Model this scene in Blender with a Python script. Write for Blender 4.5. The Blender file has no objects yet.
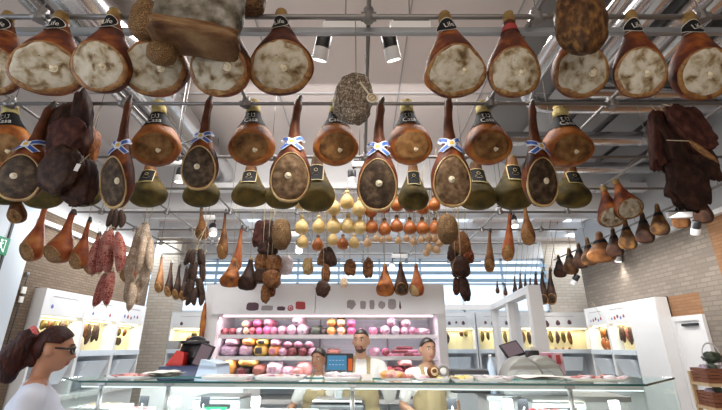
import bpy, bmesh, math, random
from mathutils import Vector, Matrix, noise
C = bpy.context.scene.collection
PI = math.pi
rnd = random.Random(7)
# ------------------------------------------------------------------ camera
CAMZ, F, TH = 1.6, 396.0, math.atan(142 / 396.0)
CT, ST = math.cos(TH), math.sin(TH)
cam = bpy.data.objects.new('camera', bpy.data.cameras.new('camera'))
C.objects.link(cam)
cam.location = (0, 0, CAMZ)
cam.rotation_euler = (PI / 2 + TH, 0, 0)
cam.data.sensor_width = 36
cam.data.lens = F / 722 * 36
cam.data.clip_start = 0.05
bpy.context.scene.camera = cam
# ------------------------------------------------------------------ world, exposure, big lights
sc = bpy.context.scene
w = bpy.data.worlds.new('daylight'); sc.world = w; w.use_nodes = True
bg = w.node_tree.nodes['Background']
bg.inputs[0].default_value = (0.80, 0.90, 1.0, 1); bg.inputs[1].default_value = 1.7
sc.view_settings.view_transform = 'Standard'; sc.view_settings.look = 'None'
sc.view_settings.exposure = 0.06; sc.view_settings.gamma = 1.0
sc.view_settings.use_curve_mapping = False
sc.cycles.max_bounces = 8; sc.cycles.transparent_max_bounces = 24
sc.cycles.caustics_reflective = False; sc.cycles.caustics_refractive = False
sc.cycles.sample_clamp_indirect = 4.0

def lamp(name, kind, loc, rot, energy, color=(1, 1, 1), **kw):
    l = bpy.data.lights.new(name, kind); l.energy = energy; l.color = color
    for k, v in kw.items(): setattr(l, k, v)
    o = bpy.data.objects.new(name, l); C.objects.link(o); o.location = loc; o.rotation_euler = rot
    return o
def aim(frm, to):
    return (Vector(to) - Vector(frm)).to_track_quat('-Z', 'Y').to_euler()
# added fill lights without fixtures, placed only to brighten parts of the shop
lamp('window_light', 'AREA', (-4.4, 1.0, 2.3), (0, math.radians(-80), math.radians(20)), 65, (.74, .86, 1), shape='RECTANGLE', size=2.2, size_y=2.6)  # bluish fill added to brighten the customer; no window is modelled here
lamp('shopfront_light', 'AREA', (0, -4.6, 1.9), (math.radians(92), 0, 0), 120, (1, .93, .85), shape='RECTANGLE', size=9, size_y=2.6)  # unseen fill added behind the camera for staff faces and counter
lamp('aisle_lamp', 'AREA', (-0.2, 3.6, 5.0), (0, 0, 0), 120, (1, .96, .92), shape='RECTANGLE', size=4.2, size_y=.25)  # overhead fill added for counter and staff, no fixture
lamp('shop_lamp', 'AREA', (0, -2.2, 4.6), (math.radians(48), 0, 0), 75, (1, .84, .66), shape='RECTANGLE', size=7, size_y=1.6)  # warm fill added from behind the camera to tint the hams
lamp('recess_lamp', 'AREA', (5.75, 9.9, 4.3), (0, 0, 0), 45, (.86, .94, 1), shape='RECTANGLE', size=1.0, size_y=.8)  # added fill lifting the dark brick corner at the back right
lamp('recess_lamp', 'AREA', (-5.3, 9.7, 4.2), (0, 0, 0), 45, (.86, .94, 1), shape='RECTANGLE', size=1.0, size_y=1.2)  # matching fill added for the back left recess
lamp('header_lamp', 'AREA', (-.5, 4.35, 4.9), (math.radians(32), 0, 0), 80, (1, .97, .95), shape='RECTANGLE', size=4, size_y=.4)  # fill added to whiten the fridge header
lamp('rear_lamp', 'AREA', (0.5, 8.3, 4.1), (0, 0, 0), 130, (.95, .98, 1), shape='RECTANGLE', size=8, size_y=1.5)  # broad fill added to brighten the rear of the shop
lamp('side_lamp', 'AREA', (4.3, 6.4, 3.3), (0, math.radians(-25), 0), 48, (1, .97, .93), shape='RECTANGLE', size=.4, size_y=4)  # fill added to brighten the right wall and its units
lamp('wall_lamp', 'AREA', (-4.0, 7.0, 3.4), (0, math.radians(30), 0), 58, (.95, .98, 1), shape='RECTANGLE', size=.4, size_y=3)  # fill added to brighten the left wall units

# ------------------------------------------------------------------ where a pixel of the photo meets a plane
def ray(u, v):
    r, q = (u - 361) / F, (205 - v) / F
    return Vector((r, CT - q * ST, ST + q * CT))
def at(u, v, Y):
    d = ray(u, v); s = Y / d.y
    return Vector((d.x * s, Y, CAMZ + d.z * s))
def atx(u, v, X):
    d = ray(u, v); s = X / d.x
    return Vector((X, d.y * s, CAMZ + d.z * s))
def atz(u, v, Z):
    d = ray(u, v); s = (Z - CAMZ) / d.z
    return Vector((d.x * s, d.y * s, Z))
def px(n, u, v, Y):                       # metres that n pixels span there
    return n / F * (Y / ray(u, v).y)
RAIL = 3.63
# ------------------------------------------------------------------ objects
def tag(o, label=None, cat=None, group=None, kind=None):
    if label: o['label'] = label
    if cat: o['category'] = cat
    if group: o['group'] = group
    if kind: o['kind'] = kind
    return o
def thing(name, label, cat, loc=(0, 0, 0), rot=(0, 0, 0), group=None):
    o = bpy.data.objects.new(name, None); C.objects.link(o)
    o.location = loc; o.rotation_euler = rot; o.empty_display_size = .1
    return tag(o, label, cat, group)
def obj(name, vf, m, parent=None, smooth=True, auto=None):
    me = bpy.data.meshes.new(name)
    me.from_pydata([tuple(v) for v in vf[0]], [], vf[1]); me.update()
    bm = bmesh.new(); bm.from_mesh(me); bmesh.ops.recalc_face_normals(bm, faces=bm.faces); bm.to_mesh(me); bm.free()
    if smooth:
        me.polygons.foreach_set('use_smooth', [True] * len(me.polygons))
        if auto: me.set_sharp_from_angle(angle=math.radians(auto))
    me.materials.append(m)
    o = bpy.data.objects.new(name, me); C.objects.link(o); o.parent = parent
    return o
def struct(name, vf, m, **k):
    o = obj(name, vf, m, smooth=False, **k); o['kind'] = 'structure'; return o
def dup(root, label=None):
    r = root.copy(); C.objects.link(r)
    if label: r['label'] = label
    for ch in list(root.children):
        c = ch.copy(); C.objects.link(c); c.parent = r
        for g in list(ch.children):
            d = g.copy(); C.objects.link(d); d.parent = c
    return r
class Kind:                               # one builder, many copies
    def __init__(s, fn): s.fn, s.protos = fn, {}
    def place(s, key, label, cat, loc, rot=(0, 0, 0), scale=(1, 1, 1), group=None, cord=0):
        if key not in s.protos:
            r = s.protos[key] = s.fn(key)
        else: r = dup(s.protos[key])
        tag(r, label, cat, group)
        r.location = loc; r.rotation_euler = rot; r.scale = scale
        if cord > .06:                    # string from the thing's top up to the nearest rail, whatever its own tilt
            yr = min([2.02, 3.0, 4.05, 5.0, 6.0, 7.0, 8.0, 9.0, 9.9], key=lambda q: abs(q - loc[1])) if abs(loc[0] - 4.78) > .05 else loc[1]
            im = (Matrix.Translation(loc) @ rotm(*rot) @ Matrix.Diagonal((*scale, 1))).inverted()
            a = Vector(loc); b = Vector((loc[0], yr, RAIL))
            obj('cord', xf(tube([a + Vector((0, 0, -.02)), a + (b - a) * .5, b], .0035, 6), im), M['cord'], r)
        return r
# ------------------------------------------------------------------ shapes: (verts, faces)
def join(*vfs):
    V, Fc = [], []
    for v, f in vfs:
        n = len(V); V += list(v); Fc += [[i + n for i in q] for q in f]
    return V, Fc
def xf(vf, m):
    return [m @ Vector(v) for v in vf[0]], vf[1]
def mv(vf, x=0, y=0, z=0): return xf(vf, Matrix.Translation((x, y, z)))
def box(x0, x1, y0, y1, z0, z1, b=0.0):
    if b <= 0:
        V = [(x, y, z) for z in (z0, z1) for y in (y0, y1) for x in (x0, x1)]
        return V, [[0, 2, 3, 1], [4, 5, 7, 6], [0, 1, 5, 4], [2, 6, 7, 3], [0, 4, 6, 2], [1, 3, 7, 5]]
    bm = bmesh.new(); bmesh.ops.create_cube(bm, size=1)
    for v in bm.verts:
        v.co = Vector(((x0 + x1) / 2 + v.co.x * (x1 - x0), (y0 + y1) / 2 + v.co.y * (y1 - y0), (z0 + z1) / 2 + v.co.z * (z1 - z0)))
    bmesh.ops.bevel(bm, geom=bm.edges[:], offset=b, segments=2, affect='EDGES', profile=.5)
    return bmvf(bm)
def bmvf(bm):
    bm.verts.index_update()
    r = [v.co.copy() for v in bm.verts], [[v.index for v in f.verts] for f in bm.faces]
    bm.free(); return r
def prism(pts, z0, z1):
    n = len(pts)
    V = [(x, y, z0) for x, y in pts] + [(x, y, z1) for x, y in pts]
    return V, [list(range(n))[::-1], list(range(n, 2 * n))] + [[i, (i + 1) % n, n + (i + 1) % n, n + i] for i in range(n)]
def rings(R, cap=True):
    n = len(R[0]); V = [p for r in R for p in r]; Fc = []
    for k in range(len(R) - 1):
        for i in range(n):
            j = (i + 1) % n
            Fc.append([k * n + i, k * n + j, (k + 1) * n + j, (k + 1) * n + i])
    if cap: Fc += [list(range(n))[::-1], list(range((len(R) - 1) * n, len(R) * n))]
    return V, Fc
def tube(pts, r, n=8, r2=None):
    pts = [Vector(p) for p in pts]; R = []; up = None
    for k, p in enumerate(pts):
        t = (pts[min(k + 1, len(pts) - 1)] - pts[max(k - 1, 0)]).normalized()
        if up is None: up = Vector((0, 0, 1)) if abs(t.z) < .9 else Vector((1, 0, 0))
        a = t.cross(up).normalized(); b = a.cross(t).normalized(); up = b
        rr = r[k] if isinstance(r, (list, tuple)) else r + ((r2 - r) * k / (len(pts) - 1) if r2 is not None else 0)
        R.append([p + a * rr * math.cos(2 * PI * i / n) + b * rr * math.sin(2 * PI * i / n) for i in range(n)])
    return rings(R)
def lathe(prof, n=20):
    return rings([[(max(r, 1e-4) * math.cos(2 * PI * i / n), max(r, 1e-4) * math.sin(2 * PI * i / n), z) for i in range(n)] for r, z in prof])
def torus(R, r, n=20, m=8):
    V = [((R + r * math.cos(2 * PI * j / m)) * math.cos(2 * PI * i / n), (R + r * math.cos(2 * PI * j / m)) * math.sin(2 * PI * i / n), r * math.sin(2 * PI * j / m)) for i in range(n) for j in range(m)]
    return V, [[i * m + j, ((i + 1) % n) * m + j, ((i + 1) % n) * m + (j + 1) % m, i * m + (j + 1) % m] for i in range(n) for j in range(m)]
def blob(rx, ry, rz, seed=0, amp=.12, fr=3.0, n=26, m=16, e=1.0):    # lumpy chunk; e<1 makes it blockier
    R = []; pw = lambda c: math.copysign(abs(c) ** e, c)
    for k in range(m + 1):
        ph = -PI / 2 + PI * k / m; ring = []
        ph = max(min(ph, PI / 2 - .02), -PI / 2 + .02)
        for i in range(n):
            t = 2 * PI * i / n
            d = Vector((pw(math.cos(ph)) * pw(math.cos(t)), pw(math.cos(ph)) * pw(math.sin(t)), pw(math.sin(ph))))
            s = 1 + amp * noise.noise(d * fr * .6 + Vector((seed * 7.3, seed * 3.1, 0))) + amp * .5 * noise.noise(d * fr * 1.7 + Vector((seed, 9, seed * 5.7)))
            ring.append((d.x * rx * s, d.y * ry * s, d.z * rz * s))
        R.append(ring)
    return rings(R)
def capsule(p, q, r1, r2, n=12):
    p, q = Vector(p), Vector(q); t = (q - p).normalized()
    P, R = [], []
    for k in range(5):
        a = PI / 2 * k / 4; P.append(p - t * r1 * math.cos(a)); R.append(max(r1 * math.sin(a), .0005))
    for k in range(5):
        a = PI / 2 * k / 4; P.append(q + t * r2 * math.sin(a)); R.append(max(r2 * math.cos(a), .0005))
    return tube(P, R, n)
def rotm(x=0, y=0, z=0):
    return Matrix.Rotation(z, 4, 'Z') @ Matrix.Rotation(y, 4, 'Y') @ Matrix.Rotation(x, 4, 'X')
def textvf(s, size, bold=False):
    c = bpy.data.curves.new('t', 'FONT'); c.body = s; c.size = size; c.align_x = 'CENTER'; c.align_y = 'CENTER'; c.resolution_u = 2
    o = bpy.data.objects.new('t', c); C.objects.link(o)
    me = bpy.data.meshes.new_from_object(o.evaluated_get(bpy.context.evaluated_depsgraph_get()))
    r = [v.co.copy() for v in me.vertices], [list(p.vertices) for p in me.polygons]
    bpy.data.objects.remove(o); bpy.data.meshes.remove(me); bpy.data.curves.remove(c)
    return r
# ------------------------------------------------------------------ materials
M = {}
def node(nt, t, **k):
    n = nt.nodes.new(t)
    for a, b in k.items(): setattr(n, a, b)
    return n
def mat(name, cols, rough=.6, metal=0, scale=6, detail=5, bump=0, bscale=None, pos=None, rand=True, coord='Object', emit=0, sss=0, dist=0.0, stretch=(1, 1, 1), spec=None, alpha=None):
    m = bpy.data.materials.new(name); m.use_nodes = True; nt = m.node_tree; b = nt.nodes['Principled BSDF']; L = nt.links
    b.inputs['Roughness'].default_value = rough; b.inputs['Metallic'].default_value = metal
    if spec is not None: b.inputs['Specular IOR Level'].default_value = spec
    if isinstance(cols[0], (int, float)): cols = [cols]
    vec = None
    if len(cols) > 1 or bump:
        tc = node(nt, 'ShaderNodeTexCoord'); mp = node(nt, 'ShaderNodeMapping'); mp.inputs['Scale'].default_value = stretch
        L.new(tc.outputs[coord], mp.inputs['Vector']); vec = mp.outputs[0]
        if rand:
            oi = node(nt, 'ShaderNodeObjectInfo'); mu = node(nt, 'ShaderNodeMath', operation='MULTIPLY'); mu.inputs[1].default_value = 40
            L.new(oi.outputs['Random'], mu.inputs[0])
            ad = node(nt, 'ShaderNodeVectorMath', operation='ADD'); L.new(vec, ad.inputs[0]); L.new(mu.outputs[0], ad.inputs[1]); vec = ad.outputs[0]
    if len(cols) > 1:
        nz = node(nt, 'ShaderNodeTexNoise'); nz.inputs['Scale'].default_value = scale; nz.inputs['Detail'].default_value = detail; nz.inputs['Distortion'].default_value = dist
        L.new(vec, nz.inputs['Vector']); cr = node(nt, 'ShaderNodeValToRGB'); L.new(nz.outputs[0], cr.inputs[0])
        el = cr.color_ramp.elements; p = pos or [.3 + .4 * i / (len(cols) - 1) for i in range(len(cols))]
        while len(el) < len(cols): el.new(.5)
        for i, c in enumerate(cols): el[i].position = p[i]; el[i].color = (*c, 1)
        L.new(cr.outputs[0], b.inputs['Base Color'])
    else: b.inputs['Base Color'].default_value = (*cols[0], 1)
    if bump:
        n2 = node(nt, 'ShaderNodeTexNoise'); n2.inputs['Scale'].default_value = bscale or scale * 3; n2.inputs['Detail'].default_value = 4; L.new(vec, n2.inputs['Vector'])
        bp = node(nt, 'ShaderNodeBump'); bp.inputs['Strength'].default_value = bump; bp.inputs['Distance'].default_value = .01
        L.new(n2.outputs[0], bp.inputs['Height']); L.new(bp.outputs[0], b.inputs['Normal'])
    if emit:
        b.inputs['Emission Color'].default_value = (*cols[0], 1); b.inputs['Emission Strength'].default_value = emit
    M[name] = m; return m
def netmat(name, base, line, sx, sz, wd=.12, rough=.7):      # string net or cell pattern over a skin
    m = mat(name, base, rough=rough, scale=14, bump=.3, spec=.2); nt = m.node_tree; L = nt.links; b = nt.nodes['Principled BSDF']
    tc = node(nt, 'ShaderNodeTexCoord'); mp = node(nt, 'ShaderNodeMapping'); mp.inputs['Scale'].default_value = (sx, sx, sz); L.new(tc.outputs['Object'], mp.inputs[0])
    vo = node(nt, 'ShaderNodeTexVoronoi', feature='DISTANCE_TO_EDGE'); vo.inputs['Scale'].default_value = 1; vo.inputs['Randomness'].default_value = .6; L.new(mp.outputs[0], vo.inputs['Vector'])
    lt = node(nt, 'ShaderNodeMath', operation='LESS_THAN'); lt.inputs[1].default_value = wd; L.new(vo.outputs[0], lt.inputs[0])
    mx = node(nt, 'ShaderNodeMix', data_type='RGBA'); L.new(lt.outputs[0], mx.inputs[0])
    src = b.inputs['Base Color'].links[0].from_socket; L.new(src, mx.inputs[6]); mx.inputs[7].default_value = (*line, 1); L.new(mx.outputs[2], b.inputs['Base Color'])
def brickmat(name, axis, c1, c2, mortar, bw=.24, bh=.075, ms=.012):
    m = mat(name, [c1, c2], rough=.9); nt = m.node_tree; L = nt.links; b = nt.nodes['Principled BSDF']
    tc = node(nt, 'ShaderNodeTexCoord'); sp = node(nt, 'ShaderNodeSeparateXYZ'); cb = node(nt, 'ShaderNodeCombineXYZ')
    L.new(tc.outputs['Object'], sp.inputs[0]); L.new(sp.outputs[axis], cb.inputs[0]); L.new(sp.outputs[2], cb.inputs[1])
    br = node(nt, 'ShaderNodeTexBrick'); br.inputs['Scale'].default_value = 1; br.inputs['Brick Width'].default_value = bw; br.inputs['Row Height'].default_value = bh
    br.inputs['Mortar Size'].default_value = ms; br.inputs['Color1'].default_value = (*c1, 1); br.inputs['Color2'].default_value = (*c2, 1); br.inputs['Mortar'].default_value = (*mortar, 1)
    br.inputs['Bias'].default_value = -.1
    L.new(cb.outputs[0], br.inputs['Vector']); L.new(br.outputs['Color'], b.inputs['Base Color'])
    bp = node(nt, 'ShaderNodeBump'); bp.inputs['Strength'].default_value = .5; bp.inputs['Distance'].default_value = .01; bp.invert = True
    L.new(br.outputs['Fac'], bp.inputs['Height']); L.new(bp.outputs[0], b.inputs['Normal'])
def glassmat(name, tint, ior=1.3, flat=None):
    m = bpy.data.materials.new(name); m.use_nodes = True; nt = m.node_tree; nt.nodes.clear(); L = nt.links
    o = node(nt, 'ShaderNodeOutputMaterial'); t = node(nt, 'ShaderNodeBsdfTransparent'); t.inputs[0].default_value = (*tint, 1)
    g = node(nt, 'ShaderNodeBsdfGlossy'); g.inputs['Roughness'].default_value = .02
    fr = node(nt, 'ShaderNodeFresnel'); fr.inputs[0].default_value = ior; mx = node(nt, 'ShaderNodeMixShader')
    mx.inputs[0].default_value = flat or 0
    if flat is None: L.new(fr.outputs[0], mx.inputs[0])
    L.new(t.outputs[0], mx.inputs[1]); L.new(g.outputs[0], mx.inputs[2]); L.new(mx.outputs[0], o.inputs[0]); M[name] = m
def emitmat(name, c, s):
    m = bpy.data.materials.new(name); m.use_nodes = True; nt = m.node_tree; nt.nodes.clear()
    o = node(nt, 'ShaderNodeOutputMaterial'); e = node(nt, 'ShaderNodeEmission'); e.inputs[0].default_value = (*c, 1); e.inputs[1].default_value = s
    nt.links.new(e.outputs[0], o.inputs[0]); M[name] = m
# meats
mat('ham_skin', [(.014, .0035, .0015), (.10, .019, .005), (.34, .10, .016)], rough=.55, spec=.3, scale=7, bump=.25, bscale=40)
mat('ham_skin_orange', [(.055, .013, .004), (.27, .078, .014), (.46, .175, .032)], rough=.55, spec=.3, scale=8, bump=.3, bscale=45)
mat('ham_skin_olive', [(.028, .020, .005), (.075, .054, .010), (.15, .10, .022)], rough=.7, spec=.25, scale=8, bump=.3, bscale=40)
mat('ham_skin_dark', [(.014, .006, .004), (.035, .015, .009), (.075, .034, .018)], spec=.18, rough=.5, scale=7, bump=.4, bscale=50)
mat('ham_skin_red', [(.13, .024, .010), (.28, .07, .02), (.42, .17, .05)], spec=.18, rough=.45, scale=6, bump=.3)
mat('ham_aged', [(.025, .012, .006), (.08, .035, .013), (.22, .11, .03)], spec=.18, rough=.5, scale=8, bump=.4)
mat('ham_brown', [(.05, .018, .007), (.14, .055, .019), (.26, .12, .04)], spec=.18, rough=.5, scale=7, bump=.3)
mat('fat', [(.10, .032, .008), (.30, .15, .038), (.17, .06, .014), (.38, .24, .08)], rough=.5, scale=14, bump=.2)
mat('fat_pale', [(.18, .075, .02), (.42, .28, .11), (.52, .38, .18)], rough=.5, scale=7)
mat('cut_pale', [(.085, .042, .012), (.22, .15, .075), (.37, .31, .21), (.50, .45, .36), (.58, .54, .45)], rough=.7, scale=15, detail=8, bump=.5, bscale=40, pos=[.30, .38, .46, .55, .72], dist=.35)
mat('cut_brown', [(.06, .027, .009), (.18, .088, .03), (.30, .165, .065)], spec=.18, rough=.6, scale=14, detail=6, bump=.35, bscale=35)
mat('cut_dark', [(.018, .011, .007), (.055, .034, .02), (.13, .085, .05)], spec=.18, rough=.6, scale=18, detail=7, bump=.4, bscale=40)
mat('cut_jamon', [(.055, .03, .014), (.15, .09, .048), (.27, .185, .11)], spec=.18, rough=.6, scale=20, detail=7, bump=.35, bscale=40)
mat('bone', [(.62, .52, .34), (.8, .72, .55)], rough=.5, scale=20)
mat('hoof', [(.02, .014, .01), (.05, .03, .018)], rough=.5, scale=10)
mat('shank', [(.05, .014, .006), (.12, .035, .012)], spec=.18, rough=.5, scale=12, bump=.3)
mat('stockinette', [(.42, .33, .11), (.60, .50, .22)], rough=.9, scale=25, bump=.6, bscale=90)
mat('rope_end', [(.16, .09, .022), (.30, .19, .06)], rough=.8, scale=18, bump=.6, bscale=80)
mat('cord', (.42, .34, .22), rough=.9)
mat('black_label', (.010, .010, .011), rough=.7, spec=.15)
mat('gold', (.55, .42, .16), rough=.4)
mat('ink_white', (.62, .60, .55), rough=.6)
mat('ribbon_blue', (.03, .10, .42), rough=.4)
mat('ribbon_white', (.74, .76, .80), rough=.5)
mat('emblem_yellow', (.62, .40, .06), rough=.5)
mat('band_red', (.30, .03, .03), rough=.5)
netmat('net_coppa', [(.05, .022, .009), (.15, .07, .026)], (.26, .17, .075), 17, 15, .06)
netmat('net_white', [(.06, .045, .03), (.26, .21, .16), (.5, .45, .38)], (.09, .06, .04), 20, 15, .07)
netmat('salami_red', [(.13, .018, .014), (.24, .05, .038), (.38, .18, .14)], (.40, .20, .16), 38, 30, .05)
netmat('salami_white', [(.33, .24, .17), (.50, .40, .31), (.62, .54, .45)], (.34, .25, .17), 32, 24, .08)
netmat('salami_dark', [(.022, .012, .010), (.055, .03, .025)], (.11, .07, .05), 38, 30, .09)
mat('speck', [(.010, .005, .004), (.03, .012, .008), (.07, .028, .018)], spec=.18, rough=.6, scale=5, bump=.8, bscale=40)
mat('speck_red', [(.02, .007, .005), (.06, .018, .013), (.12, .045, .03)], spec=.18, rough=.6, scale=5, bump=.8, bscale=40)
mat('pancetta', [(.045, .035, .022), (.13, .115, .085), (.24, .22, .19), (.40, .385, .35)], spec=.18, rough=.7, scale=11, detail=8, bump=.6, bscale=40)
mat('pancetta_side', [(.06, .024, .010), (.16, .08, .035), (.28, .18, .09)], spec=.18, rough=.6, scale=6, detail=6, bump=.6, bscale=30, stretch=(1, 1, 6))
mat('cheese_yellow', [(.60, .41, .15), (.70, .52, .22)], rough=.45, scale=6)
mat('cheese_orange', [(.30, .075, .012), (.46, .145, .022)], rough=.4, scale=5)
mat('cheese_pale', [(.60, .36, .18), (.70, .48, .28)], rough=.5, scale=8)
mat('cheese_cap', (.16, .06, .02), rough=.6)
# shop
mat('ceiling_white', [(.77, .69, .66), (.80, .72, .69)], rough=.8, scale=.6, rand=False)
mat('metal_rail', (.24, .23, .225), rough=.45, metal=.7)
mat('metal_rail_light', (.40, .43, .46), rough=.4, metal=.6)
mat('duct', [(.52, .52, .53), (.66, .66, .67)], rough=.2, metal=1, scale=3, bump=.12, bscale=8)
mat('dark_joint', (.03, .03, .03), rough=.6)
mat('white_paint', [(.76, .76, .77), (.80, .80, .81)], rough=.5, scale=2)
mat('white_gloss', (.80, .80, .80), rough=.25)
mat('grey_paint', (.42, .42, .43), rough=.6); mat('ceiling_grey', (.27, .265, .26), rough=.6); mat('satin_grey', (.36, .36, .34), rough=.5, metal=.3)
mat('steel', (.55, .56, .57), rough=.3, metal=1)
mat('white_blue', (.66, .73, .80), rough=.5)
mat('floor_tile', [(.32, .31, .30), (.40, .39, .37)], rough=.35, scale=1.5, rand=False)
mat('wood', [(.20, .10, .045), (.33, .18, .08)], rough=.5, scale=3, stretch=(1, 8, 8))
mat('wood_light', [(.55, .38, .20), (.68, .50, .30)], rough=.5, scale=3, stretch=(8, 8, 1))
mat('wood_red', [(.16, .05, .022), (.27, .09, .04)], rough=.5, scale=3, stretch=(1, 8, 8))
mat('black_plastic', (.018, .018, .022), rough=.35)
mat('dark_blue', (.03, .04, .10), rough=.35)
mat('grey_plastic', (.30, .31, .32), rough=.4)
mat('red_paint', (.55, .025, .02), rough=.25)
mat('paper', (.80, .78, .74), rough=.8)
mat('paper_blue', (.55, .66, .82), rough=.8)
mat('porcelain', (.80, .81, .82), rough=.2)
mat('louvre', [(.62, .68, .75), (.78, .82, .86)], rough=.35, scale=1, stretch=(.6, 1, 40))
mat('sky_blue', (.30, .46, .62), rough=.4)
mat('niche_back', (.82, .72, .42), rough=.7)
mat('print_dark', (.10, .05, .07), rough=.7)
mat('print_red', (.42, .06, .06), rough=.7)
mat('print_grey', (.33, .29, .30), rough=.7)
mat('print_blue', (.14, .17, .45), rough=.7)
mat('green_sign', (.0, .22, .09), rough=.5, emit=.25)
mat('sign_white', (.85, .9, .87), rough=.5, emit=.5)
emitmat('lamp_glow', (1, .93, .82), 14)
emitmat('strip_warm', (1, .88, .58), 5)
emitmat('strip_pink', (1, .78, .88), 3)
emitmat('strip_cool', (.88, 1, 1), 1.6)
emitmat('screen_blue', (.10, .30, .50), .8)
emitmat('screen_orange', (.8, .16, .04), .8)
emitmat('screen_grey', (.30, .22, .24), .6)
glassmat('glass', (.95, .985, .975), 1.3, .045); glassmat('glass_clear', (.97, .985, 1.0), 1.12, .05)
mat('glass_edge', (.02, .11, .105), rough=.15)
brickmat('brick_left', 1, (.13, .088, .056), (.17, .12, .08), (.10, .072, .05), .13, .04, .006)
brickmat('brick_right', 1, (.205, .17, .14), (.265, .225, .185), (.18, .15, .125), .2, .07, .009)
brickmat('brick_back', 0, (.52, .44, .36), (.60, .53, .46), (.46, .40, .34))
brickmat('brick_orange', 1, (.26, .13, .06), (.32, .17, .085), (.22, .115, .06), .2, .05, .006)
# fridge goods
def meat(n, a, b, sc_=14, r=.4): mat(n, [a, b], rough=r, scale=sc_)
meat('m_pink', (.40, .08, .15), (.78, .40, .50), 9); meat('m_palepink', (.52, .22, .32), (.80, .64, .70), 9); meat('m_red', (.24, .02, .03), (.62, .22, .22), 9)
meat('m_darkred', (.09, .01, .016), (.38, .10, .11), 9); meat('m_orange', (.75, .28, .05), (.85, .48, .18)); meat('m_yellow', (.78, .55, .08), (.85, .70, .25))
meat('m_lilac', (.32, .20, .30), (.68, .58, .70), 8); meat('m_green', (.03, .05, .035), (.10, .12, .08)); meat('m_white', (.50, .40, .44), (.78, .75, .78), 8); meat('m_black', (.03, .025, .03), (.10, .08, .08))
meat('m_magenta', (.75, .10, .30), (.82, .25, .42)); meat('m_brown', (.28, .10, .07), (.45, .22, .17)); meat('m_slices', (.72, .22, .20), (.85, .55, .48), 30); meat('m_tan', (.72, .52, .30), (.82, .66, .46))
# ------------------------------------------------------------------ the room
XL, XR, YB = -4.65, 5.2, 10.6
struct('floor', box(-6.5, 8, -5, 11, -.1, 0), M['floor_tile'])
# main ceiling: white panels between the ducts, with its seams cut as gaps
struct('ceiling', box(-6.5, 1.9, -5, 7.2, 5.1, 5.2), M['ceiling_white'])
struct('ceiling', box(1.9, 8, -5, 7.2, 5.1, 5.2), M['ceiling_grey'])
struct('wall_front', box(-6.5, 8, -5.2, -5, 0, 5.2), M['white_paint'])  # unseen wall added behind the camera to shut out frontal daylight
for i, x in enumerate((-3.55, -1.2, .55, 1.75)):
    struct('trim_%d' % (i + 1), box(x - .008, x + .008, -2, 7.2, 5.088, 5.1), M['grey_paint'])
for i, y in enumerate((1.2, 3.05, 4.9)):
    struct('trim_%d' % (i + 5), box(-5.1, 5.2, y - .008, y + .008, 5.086, 5.1), M['grey_paint'])
struct('trim_8', box(-6.1, 7.5, 7.05, 7.25, 4.05, 5.1), M['white_paint'])         # deep beam where the ceiling steps down
struct('trim_9', box(-5.1, 7.5, 6.65, 6.8, 4.28, 4.42), M['white_paint'])
# lower rear ceiling with long skylight slots
xs = [-6.3, -2.75, -2.3, -.7, -.35, .7, 1.05, 2.15, 2.6, 3.5, 3.95, 4.7, 5.15, 8]
for k in range(0, len(xs) - 1, 2):
    struct('ceiling', box(xs[k], xs[k + 1], 7.25, 11, 4.35, 4.5), M['ceiling_white'])
for k in range(1, len(xs) - 1, 2):
    struct('ceiling', box(xs[k], xs[k + 1], 7.25, 7.9, 4.35, 4.5), M['ceiling_white'])
    struct('ceiling', box(xs[k], xs[k + 1], 10.1, 11, 4.35, 4.5), M['ceiling_white'])
    f = struct('window_%d' % (k // 2 + 2), box(xs[k], xs[k + 1], 7.9, 10.1, 4.44, 4.45), M['glass_clear'])
for i, y in enumerate((8.1, 8.9, 9.7)):
    struct('trim_%d' % (i + 10), box(-5.1, 7, y - .05, y + .05, 4.2, 4.35), M['white_paint'])
# side walls
struct('wall_left', join(box(XL - .2, XL, 5.42, 5.72, 0, 3.5), box(XL - .2, XL, 5.72, 8.6, 2.41, 3.5), box(XL - .2, XL, 8.6, 8.75, 0, 3.5)), M['brick_left'])
struct('wall_left_alcove', join(box(XL - .75, XL - .65, 5.42, 8.75, 0, 2.6), box(XL - .65, XL - .2, 5.45, 5.6, 0, 2.6), box(XL - .65, XL - .2, 8.62, 8.75, 0, 2.6)), M['brick_left'])
struct('wall_left_recess', join(box(-6.3, -6.1, 8.65, YB, 0, 5.1), box(-6.1, XL - .2, 8.65, 8.75, 0, 5.1)), M['brick_left'])
struct('wall_left_upper', box(XL - .2, XL, -5, 8.75, 3.5, 5.1), M['white_paint'])
struct('wall_left_panel', box(XL - .2, XL + .02, -5, 5.42, 0, 3.5), M['white_blue'])
struct('trim_14', box(XL + .02, XL + .035, 5.02, 5.05, 0, 3.5), M['dark_joint'])
struct('trim_15', box(XL + .02, XL + .035, 4.6, 4.62, 0, 3.5), M['dark_joint'])
struct('trim_16', box(XL, XL + .07, 5.42, 8.7, 3.28, 3.34), M['white_paint'])
struct('wall_right', join(box(XR, XR + .25, 5.72, 6.2, 0, 3.4), box(XR, XR + .25, 6.2, 6.848, 2.4, 3.4), box(XR, XR + .25, 6.848, 9.13, 2.41, 3.4), box(XR, XR + .25, 9.13, 9.33, 0, 3.4), box(XR + .6, XR + .7, 6.7, 9.25, 0, 2.6), box(XR + .25, XR + .6, 6.7, 6.8, 0, 2.6), box(XR + .25, XR + .6, 9.13, 9.25, 0, 2.6)), M['brick_right'])
struct('wall_right_front', box(XR, XR + .25, -5, 5.72, 0, 3.4), M['brick_orange'])
struct('wall_right_over_door', box(XR, XR + .25, 6.2, 6.848, 0, 2.4), M['brick_orange'])
struct('wall_right_upper', box(XR, XR + .25, -5, 9.33, 3.4, 5.1), M['grey_paint'])
struct('trim_17', box(XR - .10, XR, -1, 9.33, 3.40, 3.47), M['white_paint'])
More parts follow.
